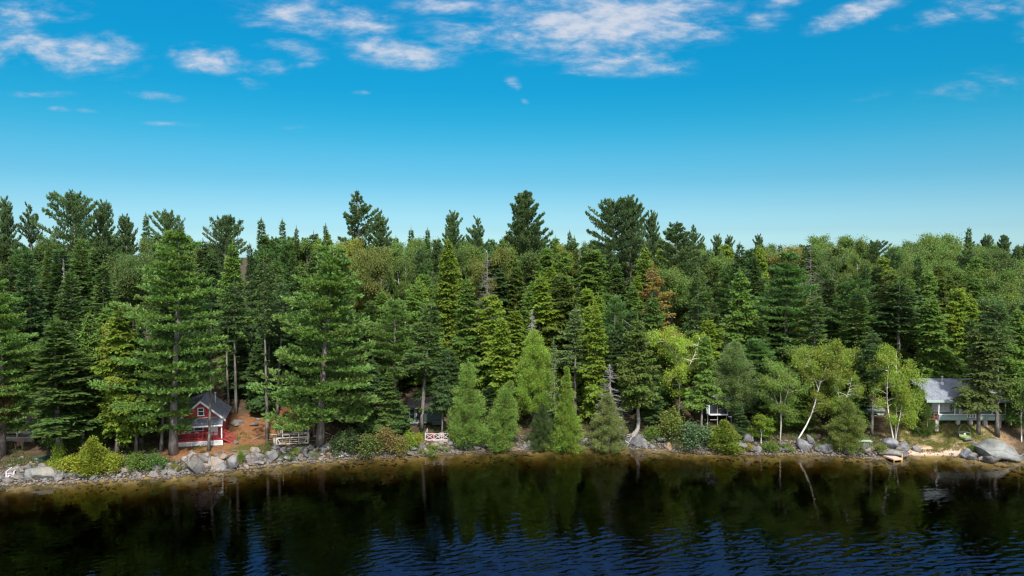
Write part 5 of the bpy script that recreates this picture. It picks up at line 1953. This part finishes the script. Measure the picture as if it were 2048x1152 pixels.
for z in (.15, .95):
    MB().bar((-W2 - 1.35, .5, z + .25), (-W2 - .06, .3, z + .1), .07).build('arm', M['palewood'], dk)
MB().box(-1.7, -.9, -DP - .62, -DP - .15, .18, .45).build('crate', M['palewood'], dk)
p1 = hit(632, 872)
pl_ = empty('leaning_poles', p1, 0, 'dark metal pipes leaning against the large pine behind the dock frames', 'pipes')
for k in range(4):
    MB().tube([(-.9 + k * .12, .1 * k, 0), (.55 + .1 * k, .2 * k, 2.7 + .15 * k)], .035, 6).build('pipe', M['black'], pl_, True)
p1 = hit(627, 874)
tag(MB().bar((p1.x, p1.y, p1.z + .06), (p1.x + 1.4, p1.y + .9, p1.z + .16), .16, .1).build('board', M['palewood']), 'pale board lying on the ground left of the large dock-frame pine', 'board')

# ---- dark cabin and white-railed deck -------------------------------------------------------------------------------
SHX = lambda px, din: float(shore_y(ray(px, 850)[0] * 106)) + din
Dc = SHX(838, 8.2)
pa, pb = at(818, 850, Dc), at(862, 850, Dc)
g0 = gz(pa.x + 1.5, Dc) - .2
dc = empty('dark_cabin', (pa.x, Dc, g0), 0, 'dark green cabin with a screened window, half hidden behind a leaning trunk', 'cabin')
zt = lambda y, D=Dc: at(840, y, D).z - g0
w_ = pb.x - pa.x
MB().box(0, w_ + 1.6, .12, 4.5, zt(845.5), zt(815)).build('wall', M['dkgreen'], dc)
MB().box(.15, w_ * .45, .3, 4.4, -.5, zt(845.5)).build('foundation', M['greywood'], dc)
MB().box(w_ * .45, w_ + 1.5, .9, 4.4, -.5, zt(845.5)).build('crawl_space', M['darkbrown'], dc)
MB().prism([(-.5, zt(815) - .15), (2.4, zt(815) + .9), (5.0, zt(815) - .1), (5.0, zt(815) + .05), (2.4, zt(815) + 1.1), (-.5, zt(815) + .0)], -.4, w_ + 2.0, 'x').build('roof', M['darkbrown'], dc)
sash_window(dc, .05, .95, zt(842), zt(818), .118, 'seaflat', 1, True, 'glass')
sash_window(dc, 1.05, 2.0, zt(842), zt(817), .118, 'greywood', 1, False, 'screen')
MB().box(2.05, 2.14, .02, .12, zt(846), zt(814)).build('post', M['greywood'], dc)
bl = MB()
for k in range(7):
    bl.box(1.0 + k * .17, 1.03 + k * .17, -.03, .0, zt(843), zt(834))
bl.box(.95, 2.1, -.04, .01, zt(834), zt(833.2))
bl.build('balcony_railing', M['black'], dc)
MB().box(.0, w_ * .8, -.06, .11, zt(846.5), zt(844.8)).build('sill_beam', M['seaflat'], dc)
MB().box(w_ + .25, w_ + 1.9, -.5, .8, zt(848), zt(840)).build('side_box', M['dkgreen'], dc)
Dd = float(shore_y(ray(872, 884)[0] * 104)) + 2.6
l0, l1 = at(850.5, 881, Dd), at(899, 881, Dd)
wdk = l1.x - l0.x
gd = gz((l0.x + l1.x) / 2, Dd)
zdk = at(872, 880.5, Dd).z - gd
dkk = empty('railed_deck', (l0.x, Dd, gd), 0, 'small lakeside deck with white crossed railings', 'deck')
fl = MB()
for k in range(20):
    fl.box(-.1, wdk + .12, .02 + k * .14, .02 + k * .14 + .13, zdk - .04, zdk)
fl.build('floor', M['pinkwood'], dkk)
MB().box(-.12, wdk + .14, -.04, .015, zdk - .22, zdk + .0).build('edge_board', M['pinkwood'], dkk)
for x, y in ((.1, .1), (wdk - .3, .1), (.1, 2.5), (wdk - .3, 2.5)):
    MB().box(x - .07, x + .07, y - .05, y + .09, -1.2, zdk - .04).build('post', M['newwood'], dkk)
hr = .98
rl = MB()
rl.box(-.05, wdk + .05, -.02, .06, zdk + hr - .08, zdk + hr)
rl.box(-.05, wdk + .05, -.015, .055, zdk + .06, zdk + .13)
xs_ = [0, wdk * .36, wdk * .68, wdk]
for x in xs_:
    rl.box(x - .05, x + .05, -.03, .065, zdk - .2, zdk + hr + .03)
for a, b_ in zip(xs_[:-1], xs_[1:]):
    rl.bar((a + .05, .04, zdk + .13), (b_ - .05, .04, zdk + hr - .08), .07, .03, (0, 1, 0))
    rl.bar((a + .05, .0, zdk + hr - .08), (b_ - .05, .0, zdk + .13), .07, .03, (0, 1, 0))
rl.build('front_railing', M['bleached'], dkk)
for x in (0, wdk):
    rs = MB()
    rs.box(x - .03, x + .03, .07, 2.8, zdk + hr - .08, zdk + hr)
    rs.bar((x, .1, zdk + .1), (x, 1.4, zdk + hr - .1), .06, .03, (1, 0, 0))
    rs.bar((x, .1, zdk + hr - .1), (x, 1.4, zdk + .1), .06, .03, (1, 0, 0))
    rs.box(x - .05, x + .05, 2.72, 2.82, zdk - .1, zdk + hr + .03)
    rs.build('side_railing', M['bleached'], dkk)
adirondack('lounge_chair', (l0.x + wdk * .28, Dd + .95, gd + zdk + .002), PI - .2, 'redchair', 'red chair on the left half of the white-railed deck', 'chairs on the white-railed deck')
adirondack('lounge_chair', (l0.x + wdk * .62, Dd + 1.1, gd + zdk + .002), PI + .25, 'pinkwood', 'faded pink chair on the right half of the white-railed deck', 'chairs on the white-railed deck')

# ---- screened dark cabin --------------------------------------------------------------------------------------------
De = float(shore_y(ray(1435, 850)[0] * 108)) + 7.5
q0, q1 = at(1413, 830, De), at(1456, 830, De)
ge = gz(q0.x + 1.5, De) - .1
ze = lambda y: at(1435, y, De).z - ge
we = q1.x - q0.x
sc_c = empty('screened_cabin', (q0.x, De, ge), 0, 'dark screened cabin raised on posts behind small bright cedar', 'cabin')
MB().box(0, we + 2.2, .35, 4.6, ze(831), ze(797)).build('wall', M['darkbrown'], sc_c)
MB().prism([(-.5, ze(797) - .1), (2.5, ze(797) + 1.1), (5.1, ze(797) - .1), (5.1, ze(797) + .05), (2.5, ze(797) + 1.28), (-.5, ze(797) + .06)], -.4, we + 2.6, 'x').build('roof', M['shingle'], sc_c)
MB().box(.05, .42, .28, .345, ze(828), ze(800)).build('curtain', M['seaflat'], sc_c)
MB().box(.6, we, .3, .345, ze(828), ze(799)).build('screen', M['screen'], sc_c)
for x in (.5, we * .52, we - .02):
    MB().box(x - .045, x + .045, .2, .30, ze(831), ze(798)).build('post', M['white'] if x < .6 else M['greywood'], sc_c)
MB().box(.35, we + .05, .1, .36, ze(831), ze(828.6)).build('sill_beam', M['white'], sc_c)
for x in (.3, we * .55, we - .1, we + 2):
    MB().box(x - .06, x + .06, .4, .52, -.6, ze(831)).build('stilt', M['greywood'], sc_c)
MB().box(we * .2, we * .55, .28, .38, ze(841), ze(840)).build('cross_beam', M['greywood'], sc_c)
MB().box(we + .02, we + .5, -.3, -.1, ze(833.6), ze(832)).build('bracket', M['white'], sc_c)
p1 = hit(1431, 880)
p1.z = max(p1.z, gz(p1.x, p1.y))
adirondack('garden_chair', p1 + Vector((0, 0, .0)), .5, 'white', 'white garden chair half hidden beside the small bright cedar', None, 1.15)

# ---- seafoam cottage ------------------------------------------------------------------------------------------------
Dh = float(shore_y(64.5)) + 8.0
h0, h1 = at(1877, 845, Dh), at(2010, 845, Dh)
gh = gz((h0.x + h1.x) / 2, Dh)
zh = lambda y, D=Dh: at(1938, y, D).z - gh
WH = h1.x - h0.x
cot = empty('seafoam_cottage', (h0.x, Dh, gh), 0, 'seafoam green cottage with a grey shingle roof and open front porch on piers', 'cottage')
FB, PT, EV = zh(840.5), zh(828.0), zh(801)       # floor bottom, parapet top, eaves
PDp = 2.0
MB().box(-1.6, WH + .2, PDp, 7.5, FB, EV + .25).build('wall', M['sea'], cot)
MB().box(-.05, WH + .1, 0, PDp - .005, FB, FB + .14).build('porch_floor', M['seaflat'], cot)
gx0, gx1 = WH * .427, WH * .60
for a, b_ in ((-.03, gx0), (gx1, WH + .08)):
    pp = MB().box(a, b_, -.06, .05, FB + .145, PT - .09).build('porch_wall', M['sea'], cot)
    MB().box(a - .02, b_ + .02, -.10, .09, PT - .085, PT).build('rail_cap', M['white'], pp)
gt = MB()
gt.box(gx0 + .05, gx1 - .05, -.02, .03, PT - .05, PT + .02)
gt.box(gx0 + .05, gx1 - .05, -.02, .03, PT - .62, PT - .55)
for k in range(5):
    x = gx0 + .05 + k * (gx1 - gx0 - .1) / 4
    gt.box(x - .07, x + .07, -.025, .035, PT - .62, PT + .04)
gt.build('gate', M['white'], cot)
RDG = EV + 2.35
ry_ = 4.2
rr = MB()
rr.prism([(PDp - 2.35, EV - .02), (ry_, RDG), (7.9, EV + .1), (7.9, EV + .22), (ry_, RDG + .14), (PDp - 2.35, EV + .12)], -2.0, WH + .6, 'x')
rc = rr.build('roof', M['shingle2'], cot)
ev = MB()
ev.prism([(PDp - 2.42, EV - .22), (PDp - 2.35, EV - .22), (PDp - 2.35, EV + .12), (PDp - 2.42, EV + .12)], -2.02, WH + .62, 'x')
ev.build('fascia', M['seaflat'], cot)
cl_ = MB().prism([(-.25, EV - .08), (PDp - .01, EV + .08), (PDp - .01, EV + .12), (-.25, EV - .04)], -.1, WH + .15, 'x').build('porch_ceiling', M['curtain'], cot)
cx_, cy_ = at(1884, 770, Dh + 3).x - h0.x, 3.0
zc = EV + (cy_ + .35) * (RDG - EV) / (ry_ + .35) - .1
cm = MB().box(cx_ - .18, cx_ + .18, cy_ - .18, cy_ + .18, zc - .1, zc + .5).build('chimney', M['white'], rc)
MB().tube([(cx_, cy_, zc + .5), (cx_, cy_, zc + 1.25)], .09, 9).build('pipe', M['metal'], cm, True)
MB().tube([(cx_, cy_, zc + 1.28), (cx_, cy_, zc + 1.33), (cx_, cy_, zc + 1.40)], [.2, .2, .04], 9).build('pipe_cap', M['metal'], cm, True)
for x, nm in ((-.02, 'white'), (WH * .24, 'white'), (WH * .315, 'white'), (gx0, 'brown'), (gx1, 'brown'), (WH * .80, 'white'), (WH, 'white')):
    MB().box(x - .055, x + .055, -.05, .06, PT, EV - .08).build('porch_post', M[nm], cot)
sash_window(cot, .15, 2.6, PT - .05, PT + 1.15, PDp - .004, 'white', 3, True, 'curtain')
sash_window(cot, 2.75, 3.15, PT - .05, PT + 1.15, PDp - .004, 'white', 1, True, 'glass')
sash_window(cot, gx1 + .9, gx1 + 2.2, PT - .05, PT + 1.1, PDp - .004, 'white', 2, True, 'glass')
dd_ = MB().box(gx0 + .2, gx0 + 1.1, PDp - .05, PDp - .004, FB + .15, FB + 2.15).build('door', M['curtain'], cot)
MB().box(gx0 + .32, gx0 + .98, PDp - .06, PDp - .053, FB + 1.2, FB + 1.95).build('door_glass', M['glass'], dd_)
for x in (-.1, WH * .31, WH * .50, WH * .72, WH * .93):
    MB().box(x - .25, x + .25, .15, .6, -.8, FB - .01).build('pier', M['concrete'], cot)
for x in (.5, WH * .45, WH * .85):
    MB().box(x - .22, x + .22, 4, 4.4, -1, FB - .01).build('pier', M['concrete'], cot)
ent = MB()
for k in range(11):
    ent.box(-1.55, -.09, .1 + k * .15, .1 + k * .15 + .14, FB + .06, FB + .12)
eo = ent.build('entry_deck', M['deckred'], cot)
er = MB()
for z in (FB + .55, FB + 1.0):
    er.box(-.62, -.08, .12, .17, z - .05, z)
er.box(-.66, -.58, .1, .18, FB + .12, FB + 1.05)
er.box(-.14, -.07, .1, .18, FB + .12, FB + 1.05)
er.build('entry_railing', M['deckred'], eo)
for x in (-1.5, -.2):
    MB().box(x - .06, x + .06, .2, .32, -.8, FB + .06).build('stilt', M['brown'], eo)
MB().box(-1.5, -1.4, PDp - .09, PDp - .005, FB + .2, EV + .2).build('corner_board', M['white'], cot)
MB().box(-1.1, -.3, PDp - .05, PDp - .004, FB + .2, FB + 2.2).build('side_door', M['seaflat'], cot)

# ---- seafoam shed ---------------------------------------------------------------------------------------------------
Ds = float(shore_y(ray(1752, 840)[0] * 112)) + 10.5
s0, s1 = at(1737, 842, Ds), at(1766, 842, Ds)
gs = gz((s0.x + s1.x) / 2, Ds)
zs_ = lambda y: at(1752, y, Ds).z - gs
shd = empty('seafoam_shed', (s0.x, Ds, gs), 0, 'small seafoam shed on low posts behind the grey-trunked spruce', 'shed')
ws = s1.x - s0.x
MB().box(0, ws, 0, 2.6, zs_(842), zs_(822)).build('wall', M['sea'], shd)
MB().box(ws - .07, ws + .01, -.02, -.003, zs_(842), zs_(822)).build('corner_board', M['white'], shd)
MB().prism([(-.3, zs_(822) - .02), (1.3, zs_(822) + .7), (2.9, zs_(822) - .02), (2.9, zs_(822) + .08), (1.3, zs_(822) + .8), (-.3, zs_(822) + .08)], -.25, ws + .25, 'x').build('roof', M['shingle2'], shd)
MB().box(ws * .25, ws * .75, -.03, -.004, zs_(838), zs_(826)).build('door', M['seaflat'], shd)
for x in (.12, ws - .12):
    MB().box(x - .09, x + .09, .1, .28, -.9, zs_(842)).build('post', M['concrete'], shd)

# ---- shaded cabin at the left edge ----------------------------------------------------------------------------------
Dl = 97.5
k0, k1 = at(-42, 880, Dl), at(68, 880, Dl)
gl_ = gz(k1.x - 2, Dl) - .1
zl = lambda y: at(30, y, Dl).z - gl_
wl = k1.x - k0.x
lc = empty('shaded_cabin', (k0.x, Dl, gl_), 0, 'shaded grey cabin with a lattice-skirted porch at the left edge', 'cabin')
MB().box(0, wl - .1, 1.9, 6.5, zl(877) - .2, zl(826)).build('wall', M['greywood'], lc)
MB().prism([(-.4, zl(830)), (3.2, zl(826) + 2.0), (6.9, zl(828)), (6.9, zl(827)), (3.2, zl(826) + 2.15), (-.4, zl(829))], -.4, wl + .35, 'x').build('roof', M['shingle'], lc)
MB().box(0, wl, 0, 1.9, zl(876.5) - .05, zl(876.5) + .05).build('porch_floor', M['greywood'], lc)
lt = MB()
lattice(lt, 0, wl, zl(890) - .2, zl(876), -.02, .19, .05)
lt.box(0, wl, -.05, -.022, zl(876.5), zl(874))
lt.build('lattice_skirt', M['greywood'], lc)
MB().box(.05, wl - .05, .25, .3, zl(890) - .3, zl(877)).build('porch_shade_panel', M['darkbrown'], lc)  # again a dark sheet for the shaded hollow behind the lattice
for x in (wl * .2, wl * .69, wl - .12):
    MB().box(x - .06, x + .06, .02, .14, zl(876), zl(832)).build('porch_post', M['white'], lc)
MB().box(wl * .69 + .07, wl - .2, .04, .11, zl(864.6), zl(863.4)).build('railing', M['white'], lc)
sash_window(lc, wl * .64, wl * .80, zl(861), zl(848), 1.896, 'white', 1, True, 'curtain')
sash_window(lc, wl * .84, wl * .96, zl(846), zl(830), 1.896, 'white', 1, False, 'curtain')
p1 = hit(39, 898)
adirondack('garden_chair', p1, .35, 'brown', 'brown slatted chair on the ground before the shaded cabin', None, 1.25)

# ---- small things on the shore ---------------------------------------------------------------------------------------
p1 = gnd(20, 962, .1)
ld = empty('dock_ladder', (p1.x, p1.y, 0.0), .25, 'white wooden dock ladder standing at the water by the long slab', 'ladder')
for x in (-.42, .42):
    a_ = MB().bar((x, 0, -.5), (x, .15, 1.25), .14, .10, (0, 1, 0)).build('stile', M['bleached'], ld)
for k, z in enumerate((.15, .55, .95)):
    MB().box(-.36, .36, .0 + .08 * k, .22 + .08 * k, z, z + .07).build('rung', M['bleached'], ld)
for x in (-.42, .42):
    MB().bar((x, .2, 1.22), (x + .25, 1.1, 1.5), .10, .07).build('handrail', M['bleached'], ld)
MB().box(-.36, .36, .25, .28, .62, .9).build('back_board', M['bleached'], ld)

p1 = hit(88, 918)
cn = MB()
N = 9
prev = None
vs_, fs_ = [], []
for i in range(N):
    t = i / (N - 1)
    hw_ = .46 * math.sin(PI * min(1, t * .98 + .02)) ** .6 + .01
    ht = .36 + .14 * abs(2 * t - 1) ** 2
    for k in range(7):
        a = PI * k / 6
        vs_.append((math.cos(a) * hw_, (t - .5) * 3.8, math.sin(a) ** .8 * ht if 0 < k < 6 else 0))
for i in range(N - 1):
    for k in range(6):
        fs_.append((i * 7 + k, i * 7 + k + 1, (i + 1) * 7 + k + 1, (i + 1) * 7 + k))
cno = MB().add(vs_, fs_).build('canoe', M['canoe'], None, True)
cno.location = p1 + Vector((.3, .6, .02))
cno.rotation_euler = (.06, 0, math.radians(-28))
cno.modifiers.new('shell', 'SOLIDIFY').thickness = .02
tag(cno, 'dark green upturned hull in the shade beside the light green sapling bush', 'canoe')

p1 = hit(121, 917)
bh = empty('birdhouse', (p1.x - .12, p1.y - .36, p1.z + 1.65), .2, 'faded blue box hung on the pale trunk at the left', 'birdhouse')
MB().box(-.16, .16, -.14, .14, 0, .42).build('wall', M['blue'], bh)
MB().prism([(-.24, .40), (0, .56), (.24, .40), (.24, .43), (0, .60), (-.24, .43)], -.2, .2).build('roof', M['blue'], bh)
MB().tube([(0, -.142, .25), (0, -.15, .25)], .04, 8).build('entrance_hole', M['black'], bh)

p1 = hit(670, 919)
p2 = hit(697, 914)
tag(MB().tube([p1 + Vector((0, 0, .12)), (p1 + p2) / 2 + Vector((0, 0, .24)), p2 + Vector((0, 0, .16))], [.09, .13, .10], 9).build('driftwood_log', M['dead'], None, True),
    'bleached driftwood log lying on the stones right of the large dock-frame pine', 'log')

p1 = hit(1256, 893)
cr = empty('broken_steps', (p1.x, p1.y + .3, p1.z), .1, 'broken grey timber steps with crossed boards beside the dark pointed boulder', 'steps')
for k in range(4):
    MB().box(-.1 + k * .12, 1.25 + k * .1, .25 + k * .35, .55 + k * .35, .55 + k * .22, .61 + k * .22).build('tread', M['greywood'], cr)
MB().bar((.0, 0, .0), (1.3, 1.5, 1.6), .09, .2).build('stringer', M['greywood'], cr)
MB().bar((-.35, -.1, .75), (.6, -.1, .02), .1, .06).build('fallen_board', M['white'], cr)
MB().bar((-.1, -.2, .0), (.75, .1, 1.35), .1, .06).build('fallen_board', M['greywood'], cr)

p1 = hit(1729, 893)
bn = empty('bench', (p1.x, p1.y + .5, p1.z), -.05, 'pale green slab bench set on the boulders', 'bench')
MB().prism([(-1.15, .62), (1.15, .62), (1.15, .70), (-1.15, .70)], -.42, .42).build('top', M['seaflat'], bn)
MB().box(-1.1, 1.1, .36, .41, .30, .61).build('apron', M['darkbrown'], bn)
for x in (-.85, .85):
    MB().box(x - .07, x + .07, -.32, .32, -.5, .62).build('leg', M['darkbrown'], bn)

p1 = gnd(1779, 917, .0)
ldk = empty('little_dock', (p1.x, p1.y, 0), math.radians(16), 'little wooden dock with yellow timber frame standing in the water', 'dock')
fl = MB()
for k in range(9):
    fl.box(-.55, .75, -1.35 + k * .21, -1.35 + k * .21 + .195, .30, .345)
fl.build('decking', M['pinkwood'], ldk)
fo = MB()
fo.box(-.58, .78, -1.42, -1.36, .16, .35)
fo.box(-.62, -.56, -1.36, .55, .16, .35)
fo.box(.76, .82, -1.36, .55, .16, .35)
fo.build('frame', M['newwood'], ldk)
for x in (-.5, .72):
    MB().box(x - .05, x + .05, -1.34, -1.24, -1.5, .295).build('post', M['newwood'], ldk)
MB().box(.83, .93, -1.3, -1.2, -1.5, .95).build('mooring_post', M['newwood'], ldk)

p1 = hit(1938, 876)
bt = empty('rowboat', (p1.x, p1.y + 1.1, p1.z + .12), math.radians(-6), 'green rowboat pulled up on the grass with its seats showing', 'rowboat')
vs_, fs_ = [], []
N = 11
for i in range(N):
    t = i / (N - 1)
    hw_ = .74 * (1 if t < .45 else math.cos((t - .45) / .55 * PI / 2 * .985) ** .7) * (.88 + .12 * min(1, t * 4))
    sh = .52 + .16 * t * t
    y = (t - .5) * 3.6
    prof_ = [(-1, sh), (-.95, sh * .55), (-.72, .10), (0, 0.0), (.72, .10), (.95, sh * .55), (1, sh)]
    for a, z in prof_:
        vs_.append((a * hw_, y, z))
for i in range(N - 1):
    for k in range(6):
        fs_.append((i * 7 + k, i * 7 + k + 1, (i + 1) * 7 + k + 1, (i + 1) * 7 + k))
fs_.append(tuple(range(7)))
hull = MB().add(vs_, fs_).build('hull', M['boat'], bt, True)
m_ = hull.modifiers.new('shell', 'SOLIDIFY')
m_.thickness = .035
gw = MB()
for s_ in (0, 6):
    pts = [Vector(vs_[i * 7 + s_]) + Vector((0, 0, .015)) for i in range(N)]
    gw.tube(pts, .035, 6)
gw.build('gunwale', M['boat'], bt, True)
for y, hh in ((-1.2, .62), (-.1, .66), (.95, .5)):
    MB().box(-hh, hh, y - .14, y + .14, .36, .40).build('seat', M['boat'], bt)
MB().tube([(0, -.55, .1), (.05, -.5, .3), (.1, -.45, .34)], [.2, .22, .1], 8).build('white_cushion', M['white'], bt, True)
bt.rotation_euler = (math.radians(15), math.radians(3), math.radians(-29))
bt.location.z += .1
# ------------------------------------------------------------------ sky and sun
SUN_EL, SUN_AZ = math.radians(50), math.radians(-14)    # the sun stands behind the camera, a little to the right
sd = Vector((-math.sin(SUN_AZ) * math.cos(SUN_EL), -math.cos(SUN_AZ) * math.cos(SUN_EL), math.sin(SUN_EL)))
sun = bpy.data.lights.new('sun', 'SUN')
sun.energy = 3.3
sun.angle = math.radians(3)
sun.color = (1.0, 0.95, 0.87)
so = bpy.data.objects.new('sun', sun)
COL.objects.link(so)
so.rotation_euler = sd.to_track_quat('Z', 'Y').to_euler()
so.location = sd * 200

w = bpy.data.worlds.new("World")
sc.world = w
w.use_nodes = True
nt = w.node_tree
for n in list(nt.nodes):
    nt.nodes.remove(n)
sky = nt.nodes.new('ShaderNodeTexSky')
sky.sky_type = 'NISHITA'
sky.sun_disc = False
sky.sun_elevation = SUN_EL
sky.sun_rotation = math.atan2(sd.x, sd.y)
sky.air_density = 1.0
sky.dust_density = 0.6
sky.ozone_density = 2.0
tc = nt.nodes.new('ShaderNodeTexCoord').outputs['Generated']
sx = nt.nodes.new('ShaderNodeSeparateXYZ')
nt.links.new(tc, sx.inputs[0])
X_, Y_, Z_ = sx.outputs
ys_ = mth(nt, 'MAXIMUM', Y_, 0.02)
U = mth(nt, 'DIVIDE', X_, ys_)
V = mth(nt, 'DIVIDE', Z_, ys_)
# tint by elevation: pale at the horizon, deep cyan blue above, then brightened out of view for fill and lake reflections
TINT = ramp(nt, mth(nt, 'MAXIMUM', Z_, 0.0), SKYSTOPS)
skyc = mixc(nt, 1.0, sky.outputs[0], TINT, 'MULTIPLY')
cv = nt.nodes.new('ShaderNodeCombineXYZ')
nt.links.new(U, cv.inputs[0])
nt.links.new(V, cv.inputs[1])
uv = cv.outputs[0]
mp = nd(nt, 'ShaderNodeMapping', i_Vector=uv)
mp.inputs['Scale'].default_value = (1.0, 2.7, 1)
nA = noise(nt, mp.outputs[0], 14.0, 9, 0.62, 0.35)
nB = noise(nt, mp.outputs[0], 34.0, 5, 0.6, 0.1)
CL = [(40, 25, 75, 40, .75, 0), (110, 18, 75, 28, .7, 0), (60, 88, 110, 34, .9, .1), (160, 112, 130, 40, 1, .08), (245, 84, 50, 20, .75, .25),
      (345, 105, 18, 14, .7, 0), (415, 120, 75, 30, .9, .12), (530, 132, 55, 20, .75, 0), (600, 30, 130, 46, .8, .1), (720, 45, 80, 42, .75, .1),
      (575, 92, 75, 22, .7, .15), (625, 125, 45, 22, .7, .3), (790, 104, 105, 32, 1.15, .14), (935, 68, 115, 40, .75, 0), (910, 8, 150, 24, .75, 0),
      (1120, 85, 110, 30, .9, -.1), (1210, 45, 230, 72, 1.25, -.05), (1235, 122, 150, 30, .95, .05), (1190, 146, 90, 8, .6, 0), (1520, 40, 58, 24, .85, 0), (1560, 4, 70, 14, .7, -.2),
      (1705, 30, 95, 24, 1.0, -.28), (1880, 34, 85, 20, .7, -.2), (1970, 12, 80, 26, .85, 0), (500, 166, 34, 14, .6, .2), (1025, 166, 18, 15, .75, .5),
      (725, 185, 22, 6, .6, 0), (80, 188, 75, 9, .5, 0), (310, 192, 62, 10, .55, .1), (120, 218, 30, 7, .5, .1), (176, 223, 30, 7, .5, .1), (330, 248, 80, 7, .42, .05),
      (1960, 168, 150, 36, .36, -.2), (1740, 195, 90, 16, .25, -.35), (590, 256, 40, 7, .35, 0), (1050, 203, 10, 6, .45, .3),
      (2100, 60, 60, 40, .8, 0), (-60, 110, 90, 40, .8, 0), (300, -60, 300, 30, .7, .1), (1300, -70, 420, 50, .9, 0)]
dens = None
for x, y, rx, ry, s_, rot in CL:
    u0, v0 = ray(x, y)
    m_ = nd(nt, 'ShaderNodeMapping', vector_type='TEXTURE', i_Vector=uv)
    m_.inputs['Location'].default_value = (u0, v0, 0)
    m_.inputs['Rotation'].default_value = (0, 0, -rot)
    m_.inputs['Scale'].default_value = (rx * 1.35 / F, ry * 1.32 / F, 1)
    ln = nd(nt, 'ShaderNodeVectorMath', operation='LENGTH')
    nt.links.new(m_.outputs[0], ln.inputs[0])
    e = mth(nt, 'MULTIPLY', smooth(nt, ln.outputs['Value'], 1.25, 0.0), s_)
    dens = e if dens is None else mth(nt, 'MAXIMUM', dens, e)
fluff = mth(nt, 'ADD', mth(nt, 'MULTIPLY', mth(nt, 'SUBTRACT', nA, 0.5), 3.4), mth(nt, 'MULTIPLY', mth(nt, 'SUBTRACT', nB, 0.5), 1.2))
body = mth(nt, 'ADD', mth(nt, 'MULTIPLY', dens, 1.5), mth(nt, 'MULTIPLY', fluff, mth(nt, 'MINIMUM', mth(nt, 'MULTIPLY', dens, 2.5), 1.0)))
alpha = mth(nt, 'MULTIPLY', smooth(nt, body, 0.2, 2.1), mth(nt, 'ADD', 0.55, mth(nt, 'MULTIPLY', smooth(nt, nB, 0.3, 0.62), 0.36)))
thin = smooth(nt, body, 0.5, 1.7)
# unseen bright clouds overhead and behind the camera, added as fill light
front = mth(nt, 'MULTIPLY', smooth(nt, Y_, 0.0, 0.1), alpha)
cc = mixc(nt, thin, CLOUD_EDGE, CLOUD_CORE)
fin = mixc(nt, front, skyc, cc)
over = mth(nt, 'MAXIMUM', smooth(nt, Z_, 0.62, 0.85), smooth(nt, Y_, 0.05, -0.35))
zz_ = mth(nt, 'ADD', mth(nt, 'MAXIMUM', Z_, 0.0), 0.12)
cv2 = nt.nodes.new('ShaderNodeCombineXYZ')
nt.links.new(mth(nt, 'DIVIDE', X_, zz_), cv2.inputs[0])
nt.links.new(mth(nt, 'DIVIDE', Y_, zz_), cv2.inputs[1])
fill_cover = smooth(nt, noise(nt, cv2.outputs[0], 1.6, 6, 0.6), 0.30, 0.55)
fin = mixc(nt, mth(nt, 'MULTIPLY', mth(nt, 'MULTIPLY', over, fill_cover), 0.9), fin, (8.2, 8.0, 7.8))
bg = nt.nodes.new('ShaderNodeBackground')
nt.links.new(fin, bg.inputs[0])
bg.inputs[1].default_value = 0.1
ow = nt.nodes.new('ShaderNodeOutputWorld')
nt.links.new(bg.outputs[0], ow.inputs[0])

vs = sc.view_settings
vs.view_transform = 'Standard'
vs.look = 'None'
vs.gamma = 1
vs.exposure = EXPOSURE
vs.use_curve_mapping = False
sc.cycles.max_bounces = 8
sc.cycles.diffuse_bounces = 3
sc.cycles.glossy_bounces = 3
sc.cycles.transmission_bounces = 4
sc.cycles.transparent_max_bounces = 12
sc.cycles.volume_bounces = 0
sc.cycles.use_denoising = True
sc.cycles.pixel_filter_type = 'BLACKMAN_HARRIS'
sc.cycles.filter_width = 1.3
sc.cycles.caustics_reflective = False
sc.cycles.caustics_refractive = False
